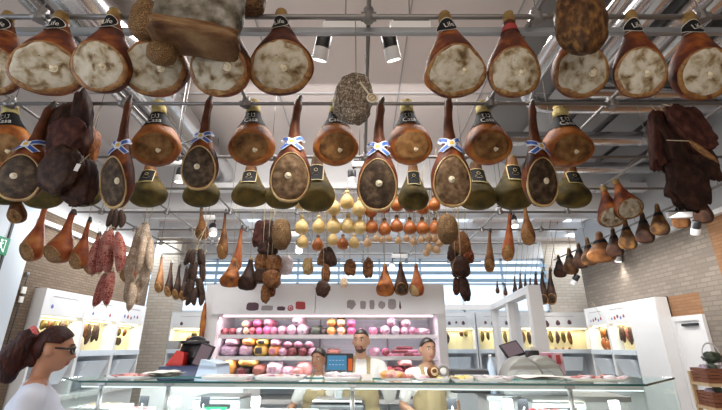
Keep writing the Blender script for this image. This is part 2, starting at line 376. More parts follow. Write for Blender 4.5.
struct('wall_recess', box(6.6, 6.8, 9.33, 11, 0, 5.1), M['brick_right'])
struct('wall_recess_front', box(XR + .25, 6.8, 9.28, 9.33, 0, 4.5), M['brick_right'])
# back wall: brick base, band of glazing, wall above
struct('wall_back', box(-6.3, 4.95, YB, YB + .2, 0, 2.45), M['brick_back'])
struct('wall_back_corner', box(4.95, 6.8, YB, YB + .2, 0, 4.5), M['brick_back'])
struct('wall_back_upper', box(-6.3, 4.95, YB, YB + .2, 3.86, 4.5), M['white_paint'])
win = struct('window_1', join(*[box(-6.1 + i * 1.1 - .025, -6.1 + i * 1.1 + .025, YB + .05, YB + .12, 2.45, 3.86) for i in range(11)],
             box(-6.3, 4.95, YB + .05, YB + .12, 2.45, 2.5), box(-6.3, 4.95, YB + .05, YB + .12, 3.15, 3.2), box(-6.3, 4.95, YB + .05, YB + .12, 3.81, 3.86)), M['white_blue'])
for k, z in enumerate((3.22, 3.42, 3.62)): struct('trim_%d' % (k + 20), box(-6.1, 4.95, YB - .06, YB - .01, z, z + .085), M['sky_blue'])
obj('pane', box(-6.3, 4.95, YB + .08, YB + .09, 2.45, 3.86), M['glass_clear'], win, smooth=False)
# ceiling ducts
def duct(pts, r, label, name='ventilation_duct'):
    t = thing(name, label, 'duct', pts[0], group='ceiling ducts'); o = Vector(pts[0])
    obj('pipe', tube([Vector(p) - o for p in pts], r, 20), M['duct'], t, auto=60)
    n = 0
    for a, b in zip(pts, pts[1:]):
        a, b = Vector(a) - o, Vector(b) - o; L = (b - a).length
        for k in range(int(L / 1.3)):
            p = a + (b - a) * ((k + .6) * 1.3 / L); d = (b - a).normalized() * .02
            obj('seam_collar', tube([p - d, p + d], r + .008, 20), M['duct'], t, auto=60); n += 1
    return t
duct([(-2.68, .6, 4.72), (-2.68, 6.9, 4.72)], .25, 'round silver duct running away from us above the hams on the left')
duct([(-3.25, .6, 4.85), (-3.25, 6.9, 4.85)], .12, 'thinner silver pipe beside the round duct on the left')
def elbow(x0, y0, x1, z, r):             # from the front, round a bend, then across
    pts = [(x0, .5, z), (x0, y0 - .45, z)] + [(x0 + .45 - .45 * math.cos(a), y0 - .45 + .45 * math.sin(a), z) for a in (.4, .8, 1.17)] + [(x0 + .45, y0, z), (x1, y0, z)]
    return pts
duct(elbow(1.98, 4.35, 5.1, 4.5, .09), .09, 'silver pipe bending to the right above the short hams, upper of the two')
duct(elbow(2.3, 4.05, 5.1, 4.5, .08), .07, 'silver pipe bending to the right above the short hams, lower of the two')
duct([(2.75, .6, 4.72), (2.75, 3.8, 4.72)], .17, 'round silver duct over the row of front hams on the right, first from the middle')
duct([(3.3, .6, 4.75), (3.3, 3.8, 4.75)], .2, 'round silver duct over the row of front hams on the right, second from the middle')
duct([(3.95, .6, 4.7), (3.95, 3.9, 4.7)], .24, 'wide silver duct over the front hams near the right edge')
duct([(2.2, 5.4, 4.62), (5.15, 5.4, 4.62)], .11, 'silver pipe crossing above the dark speck sides on the right')
duct([(2.9, 6.2, 4.5), (5.15, 6.2, 4.5)], .1, 'silver pipe crossing above the two pale hams on the right')
for i, x in enumerate((2.9, 3.55, 4.2, 4.85)):
    t = thing('ceiling_baffle', ('grey angled ceiling baffle above the right wall, ' + ('first', 'second', 'third', 'fourth')[i] + ' counting from the middle'), 'baffle', (x, 5.8, 4.95), group='grey ceiling baffles')
    obj('fin', xf(box(-.17, .17, -1.25, 1.25, -.02, .02), rotm(0, .6, 0)), M['grey_paint'], t, smooth=False)
    obj('hanger', join(box(-.01, .01, -.9, -.88, 0, .15), box(-.01, .01, .88, .9, 0, .15)), M['metal_rail'], t, smooth=False)
# ------------------------------------------------------------------ the rail grid the meats hang from
YR = [2.02, 3.0, 4.05, 5.0, 6.0, 7.0, 8.0, 9.0, 9.9]
XRAILS = [-4.15, -3.1, -2.09, -1.02, .05, 1.15, 2.22, 3.3]
ordn = ['first', 'second', 'third', 'fourth', 'fifth', 'sixth', 'seventh', 'eighth', 'ninth', 'tenth', 'eleventh', 'twelfth', 'thirteenth', 'fourteenth', 'fifteenth', 'sixteenth']
for i, y in enumerate(YR):
    t = thing('hanging_rail', 'grey steel hanging rail across the shop, %s counting from the front' % ordn[i], 'rail', (0, y, RAIL), group='cross rails for hanging meat')
    x1 = 5.1 if y < 5 else 4.6 - .32 * (y - 5)
    obj('pipe', tube([(-4.6, 0, 0), (x1, 0, 0)], .017, 10), M['metal_rail'], t)
    for x in XRAILS:
        if x < x1: obj('clamp', join(tube([(x, 0, -.035), (x, 0, .06)], .035, 10), tube([(x - .05, 0, 0), (x + .05, 0, 0)], .03, 10)), M['metal_rail'], t, auto=40)
t = thing('hanging_rail', 'pale square steel rail running just behind the front ham rail', 'rail', (0, 2.15, RAIL), group='cross rails for hanging meat')
obj('bar', box(-4.6, 5.15, -.02, .02, -.022, .022, .004), M['metal_rail_light'], t, auto=40)
for i, x in enumerate(XRAILS):
    t = thing('hanging_rail', 'thin steel rail running away from us over the cross rails, %s from the left' % ordn[i], 'rail', (x, .9, RAIL + .04), group='lengthwise rails for hanging meat')
    obj('pipe', tube([(0, 0, 0), (0, (9.0 if x < 3 else 4.6), 0)], .015, 10), M['metal_rail'], t)
    for y in YR:
        if y < (9.9 if x < 3 else 5.5) and int(y) % 2 == 0:
            obj('drop_wire', tube([(0, y - .9, 0), (0, y - .9, (5.06 if y < 7 else 4.35) - RAIL - .04)], .004, 6), M['metal_rail'], t)
t = thing('hanging_rail', 'steel rail along the right wall carrying the line of black-collared hams', 'rail', (4.78, 4.7, RAIL))
obj('pipe', tube([(0, 0, 0), (0, 5.0, 0)], .016, 10), M['metal_rail'], t)
for y in (0.2, 1.9, 3.5, 4.9): obj('drop_wire', tube([(0, y, 0), (0, y, .68)], .004, 6), M['metal_rail'], t)
# ------------------------------------------------------------------ track spotlights
def spot(u, v, Y, label, size=1.0, to=(0, 4, 1.2), bar=None, energy=60, barz=.0):
    p = at(u, v, Y); t = thing('ceiling_spotlight', label, 'spotlight', p, group='track spotlights')
    s = size
    d = (Vector(to) - p).normalized(); R = d.to_track_quat('-Z', 'Y').to_matrix().to_4x4()
    obj('housing', xf(lathe([(0, .11 * s), (.045 * s, .11 * s), (.055 * s, .09 * s), (.055 * s, .0), (.05 * s, 0), (.045 * s, .02 * s)], 20), R), M['black_plastic'], t, auto=40)
    obj('barrel', xf(lathe([(.057 * s, .0), (.057 * s, -.09 * s), (.05 * s, -.09 * s), (.048 * s, -.03 * s)], 20), R), M['white_paint'], t, auto=40)
    obj('lens', xf(lathe([(0, -.07 * s), (.047 * s, -.07 * s)], 20), R), M['lamp_glow'], t)
    sx = bar if bar else .12
    obj('arm', tube([(0, 0, .06 * s), (.02 * s, 0, .15 * s), (.10 * s * (1 if sx > 0 else -1), 0, .17 * s)], .012 * s), M['black_plastic'], t)
    x0, x1 = sorted((0, sx * s))
    obj('driver_box', box(x0, x1, -.03 * s, .03 * s, .15 * s, .23 * s, .006), M['white_paint'], t, auto=40)
    obj('track_adapter', box(x0 + .02, x1 - .01, -.025 * s, .025 * s, .23 * s, .25 * s), M['black_plastic'], t, smooth=False)
    ztop = (5.1 if Y < 7 else 4.35) - p.z
    obj('stem', tube([((x0 + x1) / 2, 0, .25 * s), ((x0 + x1) / 2, 0, ztop)], .006, 6), M['metal_rail'], t)
    if energy:
        l = lamp('spot_beam', 'SPOT', p + d * .12 * s, d.to_track_quat('-Z', 'Y').to_euler(), energy, (1, .93, .84), spot_size=1.5, spot_blend=.8, shadow_soft_size=.05)
spot(322, 48, 2.35, 'track spotlight hanging behind the front rail beside the ham with the round label', 1.0, (-.9, 3.6, 1.2), .34, 55)
spot(391, 48, 2.35, 'track spotlight hanging behind the front rail just right of the middle lengthwise rail', 1.0, (.9, 3.6, 1.2), .30, 55)
spot(352, 178, 4.5, 'track spotlight glowing behind the long hams in the middle', .95, (0, 4.6, 1), .2, 45)
spot(180, 176, 4.5, 'track spotlight peeking out between the second and third long hams', .95, (-2.5, 4.6, 1), -.25, 30)
spot(213, 230, 6.2, 'track spotlight above the small legs left of the fridge', 1.1, (-1.8, 5.3, 1.6), -.2, 60)
spot(299, 247, 6.2, 'track spotlight half hidden by the lowest yellow cheese', 1.1, (-.8, 5.3, 1.6), -.15, 60)
spot(514, 222, 6.3, 'track spotlight beside the stubby ham right of the middle', 1.1, (2.4, 5.3, 1.4), -.25, 40)
spot(618, 257, 7.8, 'track spotlight below the line of wall hams, further one', 1.1, (5.0, 8.0, 1.5), .05, 25)
spot(575, 280, 9.0, 'track spotlight at the far end of the wall ham line', 1.2, (4.2, 10, 1.5), .05, 25)
spot(696, 228, 5.3, 'track spotlight below the near end of the wall ham line', 1.0, (5.0, 6.5, 1.5), -.35, 25)
spot(392, 266, 7.4, 'small track spotlight above the three hams over the fridge', 1.0, (.5, 5.6, 2.0), .3, 30)
# ------------------------------------------------------------------ bodies with elliptical sections, z measured down from the hanging point
class Body:
    def __init__(s, keys, lump=.03, seed=0, cut=None):
        s.k = sorted(keys); s.lump = lump; s.seed = seed
        if cut: s.p0 = Vector(cut[0]); s.n = Vector(cut[1]).normalized()
        else: s.p0 = None
    def sec(s, z):
        k = s.k
        if z <= k[0][0]: return k[0][1:]
        if z >= k[-1][0]: return k[-1][1:]
        i = max(j for j in range(len(k)) if k[j][0] <= z); i = min(i, len(k) - 2)
        a, b = k[i], k[i + 1]; p = k[max(i - 1, 0)]; q = k[min(i + 2, len(k) - 1)]; t = (z - a[0]) / (b[0] - a[0]); r = []
        for c in range(1, 5):
            m0 = (b[c] - p[c]) / max(b[0] - p[0], 1e-6) * (b[0] - a[0]); m1 = (q[c] - a[c]) / max(q[0] - a[0], 1e-6) * (b[0] - a[0])
            r.append((2 * t ** 3 - 3 * t * t + 1) * a[c] + (t ** 3 - 2 * t * t + t) * m0 + (-2 * t ** 3 + 3 * t * t) * b[c] + (t ** 3 - t * t) * m1)
        r[2] = max(r[2], .004); r[3] = max(r[3], .004)
        return r
    def inside(s, p):
        if not s.k[0][0] < p.z < s.k[-1][0]: return False
        cx, cy, rx, ry = s.sec(p.z)
        return ((p.x - cx) / rx) ** 2 + ((p.y - cy) / ry) ** 2 < 1
    def clip(s, p, off=0):
        if s.p0 is not None:
            d = (p - s.p0).dot(s.n) - off
            if d > 0: p = p - s.n * d
        return p
    def mesh(s, n=36, m=30):
        z0, z1 = s.k[0][0], s.k[-1][0]; R = []
        for i in range(m + 1):
            t = i / m; t = t - .35 * math.sin(2 * PI * t) / (2 * PI) * 1.0      # denser near both ends
            z = z0 + (z1 - z0) * t; cx, cy, rx, ry = s.sec(z); ring = []
            for j in range(n):
                a = 2 * PI * j / n; q = 1 + s.lump * noise.noise(Vector((math.cos(a) * 1.6 + s.seed, math.sin(a) * 1.6, z * 9)))
                ring.append(s.clip(Vector((cx + rx * q * math.cos(a), cy + ry * q * math.sin(a), z))))
            R.append(ring)
        return rings(R)
    def front(s, x, z, off):
        cx, cy, rx, ry = s.sec(z); d = 1 - ((x - cx) / (rx + off)) ** 2
        y = cy - (ry + off) * math.sqrt(max(d, 0)) 
        if s.p0 is not None and abs(s.n.y) > 1e-3:
            yp = s.p0.y + (off - s.n.x * (x - s.p0.x) - s.n.z * (z - s.p0.z)) / s.n.y
            y = max(y, yp)
        return Vector((x, y, z))
    def project(s, vf, x, z, off, rot=0):
        c, n = math.cos(rot), math.sin(rot)
        return [s.front(x + v.x * c - v.y * n, z + v.x * n + v.y * c, off) for v in (Vector(q) for q in vf[0])], vf[1]
    def band(s, z0, z1, a0, a1, off, n=24, m=4, tilt=0):      # conforming band round the body
        V = []
        for i in range(m + 1):
            for j in range(n + 1):
                a = a0 + (a1 - a0) * j / n; z = z0 + (z1 - z0) * i / m + tilt * math.cos(a)
                cx, cy, rx, ry = s.sec(z); V.append(s.clip(Vector((cx + (rx + off) * math.cos(a), cy + (ry + off) * math.sin(a), z)), off))
        return V, [[i * (n + 1) + j, i * (n + 1) + j + 1, (i + 1) * (n + 1) + j + 1, (i + 1) * (n + 1) + j] for i in range(m) for j in range(n)]
    def outline(s, n=48):
        e1 = s.n.cross(Vector((0, 0, 1))).normalized(); e2 = e1.cross(s.n).normalized(); B = []
        c = s.p0
        for j in range(n):
            a = 2 * PI * j / n; d = e1 * math.cos(a) + e2 * math.sin(a); lo, hi = 0, .6
            for _ in range(24):
                mid = (lo + hi) / 2
                if s.inside(c + d * mid): lo = mid
                else: hi = mid
            B.append(d * lo)
        return B
    def face(s, f=.9, dome=.012, seed=0, off=.004, wob=.035):
        B = s.outline(); R = []; n = len(B)
        for t in (1, .93, .8, .6, .4, .2, .02):
            R.append([s.p0 + B[j] * (f * t * (1 + wob * noise.noise(Vector((math.cos(2 * PI * j / n) * 2 + seed, math.sin(2 * PI * j / n) * 2, seed))))) + s.n * ((off if t < 1 else -.004) + dome * (1 - t * t)) for j in range(n)])
        return rings(R, cap=False)
    def rim(s, f0=.86, f1=1.0, off=.006):
        B = s.outline(); n = len(B)
        R = [[s.p0 + b * f + s.n * o for b in B] for f, o in ((f0, -.002), (f0 + .02, off), ((f0 + f1) / 2, off * 1.3), (f1 - .01, off * .6), (f1, -.006))]
        return rings(R, cap=False)
def bone(b, x, z, r, parent, m='bone', off=.006):
    p = b.front(x, z, off); n = b.n if b.p0 is not None else Vector((0, -1, 0))
    obj('bone', mv(xf(join(blob(r, r * .9, r * .6, 3, .3), mv(torus(r * 1.15, r * .35, 16, 6), 0, 0, -r * .2)), n.to_track_quat('Z', 'Y').to_matrix().to_4x4()), *p), M[m], parent)
def strip(b, pts, w, off, n=14):
    a, c = Vector(pts[0]), Vector(pts[1]); d = (c - a).normalized(); s = Vector((-d.y, d.x)); V = []
    for i in range(n + 1):
        q = a + (c - a) * (i / n)
        for k in (-1, -.33, .33, 1):
            e = q + s * (w / 2 * k); V.append(b.front(e.x, e.y, off + .006 * abs(i / n - .5)))
    return V, [[i * 4 + k, i * 4 + k + 1, i * 4 + k + 5, i * 4 + k + 4] for i in range(n) for k in range(3)]
TXT = {}
def text(s, size):
    if (s, size) not in TXT: TXT[s, size] = textvf(s, size)
    return TXT[s, size]
# front row ham: broad pear, pale mouldy cut towards us, round black label on the neck   (.62 high, .36 wide)
def b_front(key):
    sd, lab = key; r = thing('hanging_ham', '-', 'ham'); k = random.Random(sd)
    j = lambda a: a * (1 + k.uniform(-.05, .05))
    b = Body([(-.62, 0, .02, .02, .02), (-.605, 0, .01, .10, .075), (-.57, 0, 0, j(.148), .115), (-.50, 0, 0, j(.178), .135), (-.42, 0, .0, j(.172), .13), (-.33, .004, .01, j(.138), .11), (-.25, .008, .02, .098, .085), (-.17, .01, .025, .064, .06), (-.10, .01, .025, .044, .043), (-.03, .008, .025, .036, .036), (0, .008, .025, .02, .02)],
             .05, sd, ((k.uniform(-.02, .0), -.066, -.435), (k.uniform(-.16, .12), -.82, -.5)))
    obj('skin', b.mesh(), M['ham_skin'], r)
    obj('fat_rim', b.rim(.80, 1.0, .003), M['fat'], r)
    obj('cut_face', b.face(.92, .014, sd, .0045, .14), M['cut_pale'], r)
    bone(b, k.uniform(.02, .06), -.50, .018, r, off=.014)
    obj('rope_end', mv(lathe([(.02, .005), (.034, 0), (.041, -.03), (.043, -.075), (.04, -.08)], 16), .009, .025, 0), M['rope_end'], r)
    if lab:
        d = [(.056 * math.cos(2 * PI * i / 28), .062 * math.sin(2 * PI * i / 28)) for i in range(28)]
        z = -.140
        rg = lambda s, n=28: [Vector((x * s, y * s, 0)) for x, y in d]
        disc = rings([rg(1), rg(.6), rg(.25), rg(.01)], cap=False)
        lb = obj('label', b.project(disc, .0, z, .006, .1), M['black_label'], r)
        obj('label_border', b.project(rings([rg(1.06), rg(.99)], cap=False), 0, z, .0075, .1), M['ink_white'], lb)
        obj('lettering', b.project(xf(text('Life', .05), Matrix.Diagonal((.86, 1.35, 1, 1))), .006, z - .005, .009, .1), M['ink_white'], lb, smooth=False)
        obj('label_string', b.band(-.19, -.185, -PI * .95, PI * .05, .004, 24, 1, .0), M['ink_white'], lb)
    elif sd == 6:
        obj('neck_band', b.band(-.17, -.115, 0, 2 * PI, .004, 28, 2), M['band_red'], r)
    return r
FRONT = Kind(b_front)
# short ham of the second row: stockinette top, black collar with lettering, brown cut
def b_short(sd):
    r = thing('hanging_ham', '-', 'ham'); k = random.Random(sd)
    b = Body([(-.60, 0, .02, .02, .02), (-.585, 0, .01, .085, .07), (-.55, 0, 0, .138, .11), (-.48, 0, 0, .178, .13), (-.41, 0, 0, .176, .128), (-.33, 0, .01, .145, .11), (-.25, 0, .02, .102, .085), (-.17, 0, .025, .066, .06), (-.10, 0, .025, .05, .046), (-.03, 0, .025, .046, .044), (0, 0, .025, .03, .03)],
             .05, sd + 20, ((k.uniform(-.01, .01), -.085, -.445), (k.uniform(-.12, .12), -.88, -.42)))
    obj('skin', b.mesh(), M['ham_skin_orange'], r)
    obj('cut_face', b.face(.93, .010, sd), M['cut_brown'], r)
    bone(b, .035, -.51, .021, r)
    obj('stockinette_cap', rings([[(.0 + q * math.cos(2 * PI * i / 18), .025 + q * math.sin(2 * PI * i / 18), z) for i in range(18)] for q, z in ((.03, .012), (.048, 0), (.04, -.03), (.055, -.05), (.054, -.09), (.062, -.125))]), M['stockinette'], r)
    c = obj('collar', b.band(-.275, -.115, 0, 2 * PI, .005, 36, 5), M['black_label'], r)
    obj('lettering', b.project(xf(text('Casa', .055), Matrix.Diagonal((1, 1.3, 1, 1))), 0, -.235, .009, .05), M['ink_white'], c, smooth=False)
    sq = join(box(-.028, .028, .02, .024, 0, .001), box(-.028, .028, -.002, .001, 0, .001), box(-.028, -.024, 0, .024, 0, .001), box(.0, .004, 0, .024, 0, .001), box(.024, .028, 0, .024, 0, .001))
    obj('emblem', b.project(xf(sq, Matrix.Diagonal((1, 1.7, 1, 1))), 0, -.195, .009, .05), M['ink_white'], c, smooth=False)
    return r
SHORT = Kind(b_short)
# olive coated ham of the third row, square black label with a gold edge
def b_olive(sd):
    r = thing('hanging_ham', '-', 'ham'); k = random.Random(sd)
    b = Body([(-.52, 0, .0, .02, .02), (-.51, 0, 0, .095, .08), (-.475, 0, 0, .152, .12), (-.41, 0, 0, .175, .135), (-.34, 0, 0, .160, .125), (-.26, 0, .01, .118, .10), (-.18, 0, .015, .082, .075), (-.10, 0, .015, .058, .055), (-.03, 0, .015, .046, .045), (0, 0, .015, .025, .025)], .07, sd + 40, ((0, -.112, -.42), (.05, -.75, -.66)))
    obj('skin', b.mesh(), M['ham_skin_olive'], r)
    obj('bare_neck', b.band(-.19, -.02, 0, 2 * PI, .002, 28, 5), M['ham_brown'], r)
    g = lambda w, h, n=6: ([Vector((w * (i / n - .5) * 2, h * (j / n - .5) * 2, 0)) for j in range(n + 1) for i in range(n + 1)], [[j * (n + 1) + i, j * (n + 1) + i + 1, (j + 1) * (n + 1) + i + 1, (j + 1) * (n + 1) + i] for j in range(n) for i in range(n)])
    lb = obj('label', b.project(g(.066, .080), 0, -.205, .010, 0), M['black_label'], r)
    obj('label_border', b.project(join(*[mv(g(a, c_, 8), x, y) for a, c_, x, y in ((.068, .0035, 0, .08), (.068, .0035, 0, -.08), (.0035, .08, .068, 0), (.0035, .08, -.068, 0))]), 0, -.205, .0125), M['gold'], lb)
    obj('emblem', b.project(join(mv(torus(.016, .002, 16, 4), 0, .028), box(-.03, .03, -.004, 0, 0, .001), box(-.036, .036, -.018, -.014, 0, .001), box(-.024, .024, -.03, -.027, 0, .001)), 0, -.205, .0125), M['gold'], lb, smooth=False)
    return r
OLIVE = Kind(b_olive)
# long black-hoofed ham with the blue and white crossed ribbon  (.98 high, .32 wide)
def b_long(key):
    sd, face, side = key; r = thing('hanging_ham', '-', 'ham'); k = random.Random(sd)
    b = Body([(-.98, 0, .01, .015, .015), (-.968, 0, .005, .068, .05), (-.93, 0, 0, .112, .08), (-.85, 0, 0, .150, .10), (-.76, 0, 0, .160, .105), (-.66, 0, 0, .145, .10), (-.56, .004, .005, .105, .085), (-.47, .008, .01, .072, .064), (-.38, .006, .012, .047, .045), (-.28, .002, .012, .037, .036), (-.16, .008, .012, .031, .031), (-.09, .014, .012, .034, .034), (-.05, .014, .012, .026, .026), (0, .03, .012, .016, .016)],
             .05, sd + 60, ((0, -.05, -.735), (side, -.93, -.22)))
    obj('skin', b.mesh(36, 40), M['ham_skin'], r)
    obj('fat_rim', b.rim(.92, 1.01, .007), M['fat_pale'], r)
    obj('cut_face', b.face(.935, .016, sd), M[face], r)
    bone(b, k.uniform(-.02, .03), -.78, .019, r, off=.019)
    obj('shank', b.band(-.42, -.05, 0, 2 * PI, .003, 24, 14), M['shank'], r)
    obj('hoof', rings([[(cx + q * math.cos(2 * PI * i / 14), .012 + q * .9 * math.sin(2 * PI * i / 14), z) for i in range(14)] for cx, q, z in ((.036, .010, .03), (.03, .019, .01), (.018, .026, -.03), (.014, .034, -.075), (.012, .035, -.095))]), M['hoof'], r)
    rb = obj('ribbon', join(strip(b, ((-.085, -.545), (.085, -.415)), .046, .012), strip(b, ((-.085, -.415), (.085, -.545)), .046, .014)), M['ribbon_white'], r)
    obj('blue_stripe', join(strip(b, ((-.085, -.545), (.085, -.415)), .028, .0165), strip(b, ((-.085, -.415), (.085, -.545)), .028, .0185)), M['ribbon_blue'], rb)
    sq = lambda w, n=4: ([Vector((w * (i / n - .5), w * (j / n - .5), 0)) for j in range(n + 1) for i in range(n + 1)], [[j * (n + 1) + i, j * (n + 1) + i + 1, (j + 1) * (n + 1) + i + 1, (j + 1) * (n + 1) + i] for j in range(n) for i in range(n)])
    obj('badge', b.project(sq(.06), 0, -.48, .022), M['ribbon_white'], rb)
    obj('badge_crest', b.project(join(sq(.032), mv(sq(.008), 0, .021)), 0, -.48, .025), M['emblem_yellow'], rb)
    return r
LONG = Kind(b_long)
# plain hanging leg: long thin shank, hoof, small cut with a fat rim   (.75 high, .2 wide)
def b_leg(key):
    skin, slim, cutf = key; r = thing('hanging_cured_ham', '-', 'ham'); f = .75 if slim else 1.0
    b = Body([(-.75, 0, .01, .01, .01), (-.74, 0, .0, .045 * f, .04), (-.70, 0, 0, .08 * f, .065), (-.62, 0, 0, .10 * f, .078), (-.53, 0, 0, .094 * f, .075), (-.43, .004, .005, .068 * f, .06), (-.33, .006, .01, .043, .042), (-.22, .004, .01, .028, .028), (-.1, .006, .01, .022, .022), (-.04, .01, .01, .022, .022), (0, .02, .01, .012, .012)],
             .07, 3, ((-.03 * f, -.04, -.62), (-.45, -.8, -.35)))
    obj('skin', b.mesh(28, 30), M[skin], r)
    obj('fat_rim', b.rim(.82, 1.02, .006), M['fat'], r)
    obj('cut_face', b.face(.86, .01, 2), M[cutf], r)
    obj('hoof', mv(lathe([(.006, .025), (.016, .01), (.024, -.03), (.027, -.055), (.024, -.06)], 12), .014, .01, 0), M['hoof'], r)
    return r
LEG = Kind(b_leg)
# smaller plain ham, string and black collar
def b_plain(key):
    skin, collar, cutf = key; r = thing('hanging_ham', '-', 'ham')
    b = Body([(-.55, 0, .0, .02, .02), (-.54, 0, 0, .085, .07), (-.51, 0, 0, .132, .105), (-.44, 0, 0, .155, .12), (-.36, 0, 0, .142, .112), (-.27, .004, .01, .105, .09), (-.18, .006, .012, .07, .062), (-.10, .006, .012, .045, .043), (-.03, .006, .012, .036, .036), (0, .006, .012, .02, .02)], .07, 8, ((-.03, -.07, -.43), (-.35, -.8, -.42)))
    obj('skin', b.mesh(30, 26), M[skin], r)
    if cutf:
        obj('fat_rim', b.rim(.84, 1.0, .006), M['fat'], r); obj('cut_face', b.face(.9, .01, 5), M[cutf], r)
    obj('rope_end', mv(lathe([(.015, .012), (.03, 0), (.038, -.04), (.036, -.06)], 14), .006, .012, 0), M['rope_end'], r)
    if collar: obj('collar', b.band(-.21, -.15, -PI * 1.0, PI * .3, .004, 28, 3, .012), M['black_label'], r)
    return r
PLAIN = Kind(b_plain)
def b_salami(key):
    m, bend, fat = key; r = thing('hanging_salami', '-', 'salami'); P, R = [], []
    for i in range(15):
        t = i / 14; P.append((bend * math.sin(PI * t), 0, -.5 * t)); R.append(max(.008, fat * min(1, (math.sin(PI * min(max(t, .01), .99))) ** .45) * (1 + .05 * noise.noise(Vector((t * 7, bend * 40, 0))))))
    obj('casing', tube(P, R, 18), M[m], r)
    obj('top_string', join(tube([(0, 0, .05), (0, 0, -.01)], .004), mv(torus(.012, .005, 12, 6), 0, 0, -.004)), M['cord'], r); obj('end_string', join(mv(torus(.012, .005, 12, 6), 0, 0, -.496), tube([(0, 0, -.5), (.004, 0, -.53)], .003)), M['cord'], r)
    return r
SALAMI = Kind(b_salami)
def b_cheese(m):
    r = thing('hanging_cheese', '-', 'cheese')
    obj('body', lathe([(.0, -.21), (.03, -.209), (.062, -.197), (.080, -.170), (.084, -.14), (.076, -.108), (.056, -.078), (.034, -.056), (.022, -.044), (.018, -.036), (.019, -.03)], 24), M[m], r)
    obj('head', lathe([(.018, -.036), (.027, -.026), (.028, -.012), (.02, 0), (.0, .004)], 18), M['cheese_cap' if m == 'cheese_orange' else m], r)
    obj('neck_string', mv(torus(.02, .004, 16, 6), 0, 0, -.036), M['cord'], r)
    return r
CHEESE = Kind(b_cheese)
def b_chunk(key):
    m, sd, e, amp = key; r = thing('hanging_cured_meat', '-', 'cured meat')
    obj('meat', mv(blob(.5, .5, .5, sd, amp, 3, 28, 20, e), 0, 0, -.5), M[m], r)
    if m == 'ham_brown' or sd in (42, 43, 46, 64): obj('fat_edge', mv(xf(torus(.46, .035, 30, 6), Matrix.Diagonal((1, .55, 1, 1)) @ rotm(PI / 2, .2, .35)), 0, -.22, -.5), M['fat'], r)
    obj('tie', join(tube([(0, 0, .06), (0, 0, -.06)], .018), mv(torus(.03, .014, 12, 6), 0, 0, 0)), M['cord'], r)
    return r
CHUNK = Kind(b_chunk)
# place so that it spans the given pixels at distance Y
def fit(kind, key, label, cat, u, v0, v1, wpx, Y, h, w0, tilt=0, rz=0, group=None, cord=None, depth=None, sy=None):
    top = at(u + tilt * (v1 - v0) / 2, v0, Y); bot = at(u - tilt * (v1 - v0) / 2, v1, Y + .05)
    ang = math.atan2(top.x - bot.x, top.z - bot.z); H = (top.z - bot.z) / math.cos(ang); sx = px(wpx, u, (v0 + v1) / 2, Y) / w0
    up = RAIL - top.z if cord is None else cord
    return kind.place(key, label, cat, top, (0, ang, rz), (sx, (sy if sy else sx), H / h), group, up if up > .04 else 0)
# ------------------------------------------------------------------ front row
GF = 'pale cut hams on the front rail'
Y0 = 2.02 - .03
for u, v0, v1, wd, sd, lab, tl, rz, lbl in [
    (1, 11, 94, 52, 1, 1, .10, .12, 'ham cut off by the left frame edge, leftmost on the front rail'),
    (54, 11, 93, 66, 2, 1, .10, .15, 'ham with pale mouldy cut, second from the left on the front rail'),
    (108, 8, 92, 58, 3, 1, .08, .1, 'ham with black oval label, just left of the netted coppa on the front rail'),
    (159, 10, 95, 63, 1, 0, .02, .05, 'ham whose neck is hidden behind the netted coppa, front rail'),
    (224, 10, 96, 62, 4, 0, .02, -.12, 'ham half hidden under the big grey pancetta slab, front rail'),
    (281, 9, 94, 62, 5, 1, -.05, -.05, 'ham with pale cut, between the pancetta slab and the first track spotlight'),
    (450, 11, 97, 60, 2, 1, -.15, .02, 'ham with pale cut, just right of the second track spotlight'),
    (510, 11, 98, 51, 6, 0, -.04, .02, 'narrower ham with a red neck band and no black label, front rail'),
    (577, 11, 98, 54, 4, 0, .02, 0, 'ham partly hidden behind the dark hanging ham, front rail'),
    (634, 10, 99, 48, 3, 1, -.07, -.05, 'narrow ham with black oval label, second from the right on the front rail'),
    (694, 12, 100, 54, 5, 1, -.1, -.05, 'ham at the right end of the front rail')]:
    fit(FRONT, (sd, lab), lbl, 'ham', u, v0, v1, wd * 1.0, Y0 + .035 * (1 if int(u) % 2 else -1), .62, .36, tl, rz, GF, cord=0)
# pieces hanging nearer than the front rail
t = thing('hanging_pancetta', 'big grey-topped pancetta slab hanging at the top, left of the middle', 'pancetta', at(200, 20, 1.75), (.0, .03, .22))
wS = px(80, 200, 20, 1.75)
s = blob(.5, .5, .5, 4, .10, 4, 36, 24, .35)
obj('rind', xf(s, Matrix.Translation((0, 0, .09)) @ Matrix.Diagonal((wS, .22, .42, 1))), M['pancetta'], t)
obj('cut_side', xf(blob(.5, .5, .5, 6, .12, 5, 36, 20, .4), Matrix.Translation((.0, -.0, -.135)) @ Matrix.Diagonal((wS * 1.0, .225, .095, 1))), M['pancetta_side'], t)
obj('string', tube([(-wS * .3, 0, .2), (0, 0, .5), (0, .27, RAIL - t.location.z)], .005), M['cord'], t); obj('string', tube([(wS * .3, 0, .2), (0, 0, .5), (0, .27, RAIL - t.location.z)], .005), M['cord'], t)
fit(CHUNK, ('pancetta_side', 3, .6, .2), 'small brown slab of cured meat behind the big pancetta, at the top edge', 'cured meat', 250, -14, 17, 32, 1.95, 1, 1, sy=.12, cord=.25)
fit(CHUNK, ('net_coppa', 11, .9, .12), 'dark netted coppa overlapping the fourth ham, left of the pancetta slab', 'coppa', 149, 3, 46, 33, 1.75, 1, 1, sy=.15, cord=.3, group='netted coppas')
fit(CHUNK, ('net_coppa', 12, .9, .1), 'small round netted coppa hanging just under the bigger coppa', 'coppa', 164, 42, 70, 29, 1.78, 1, 1, sy=.12, cord=.3, group='netted coppas')
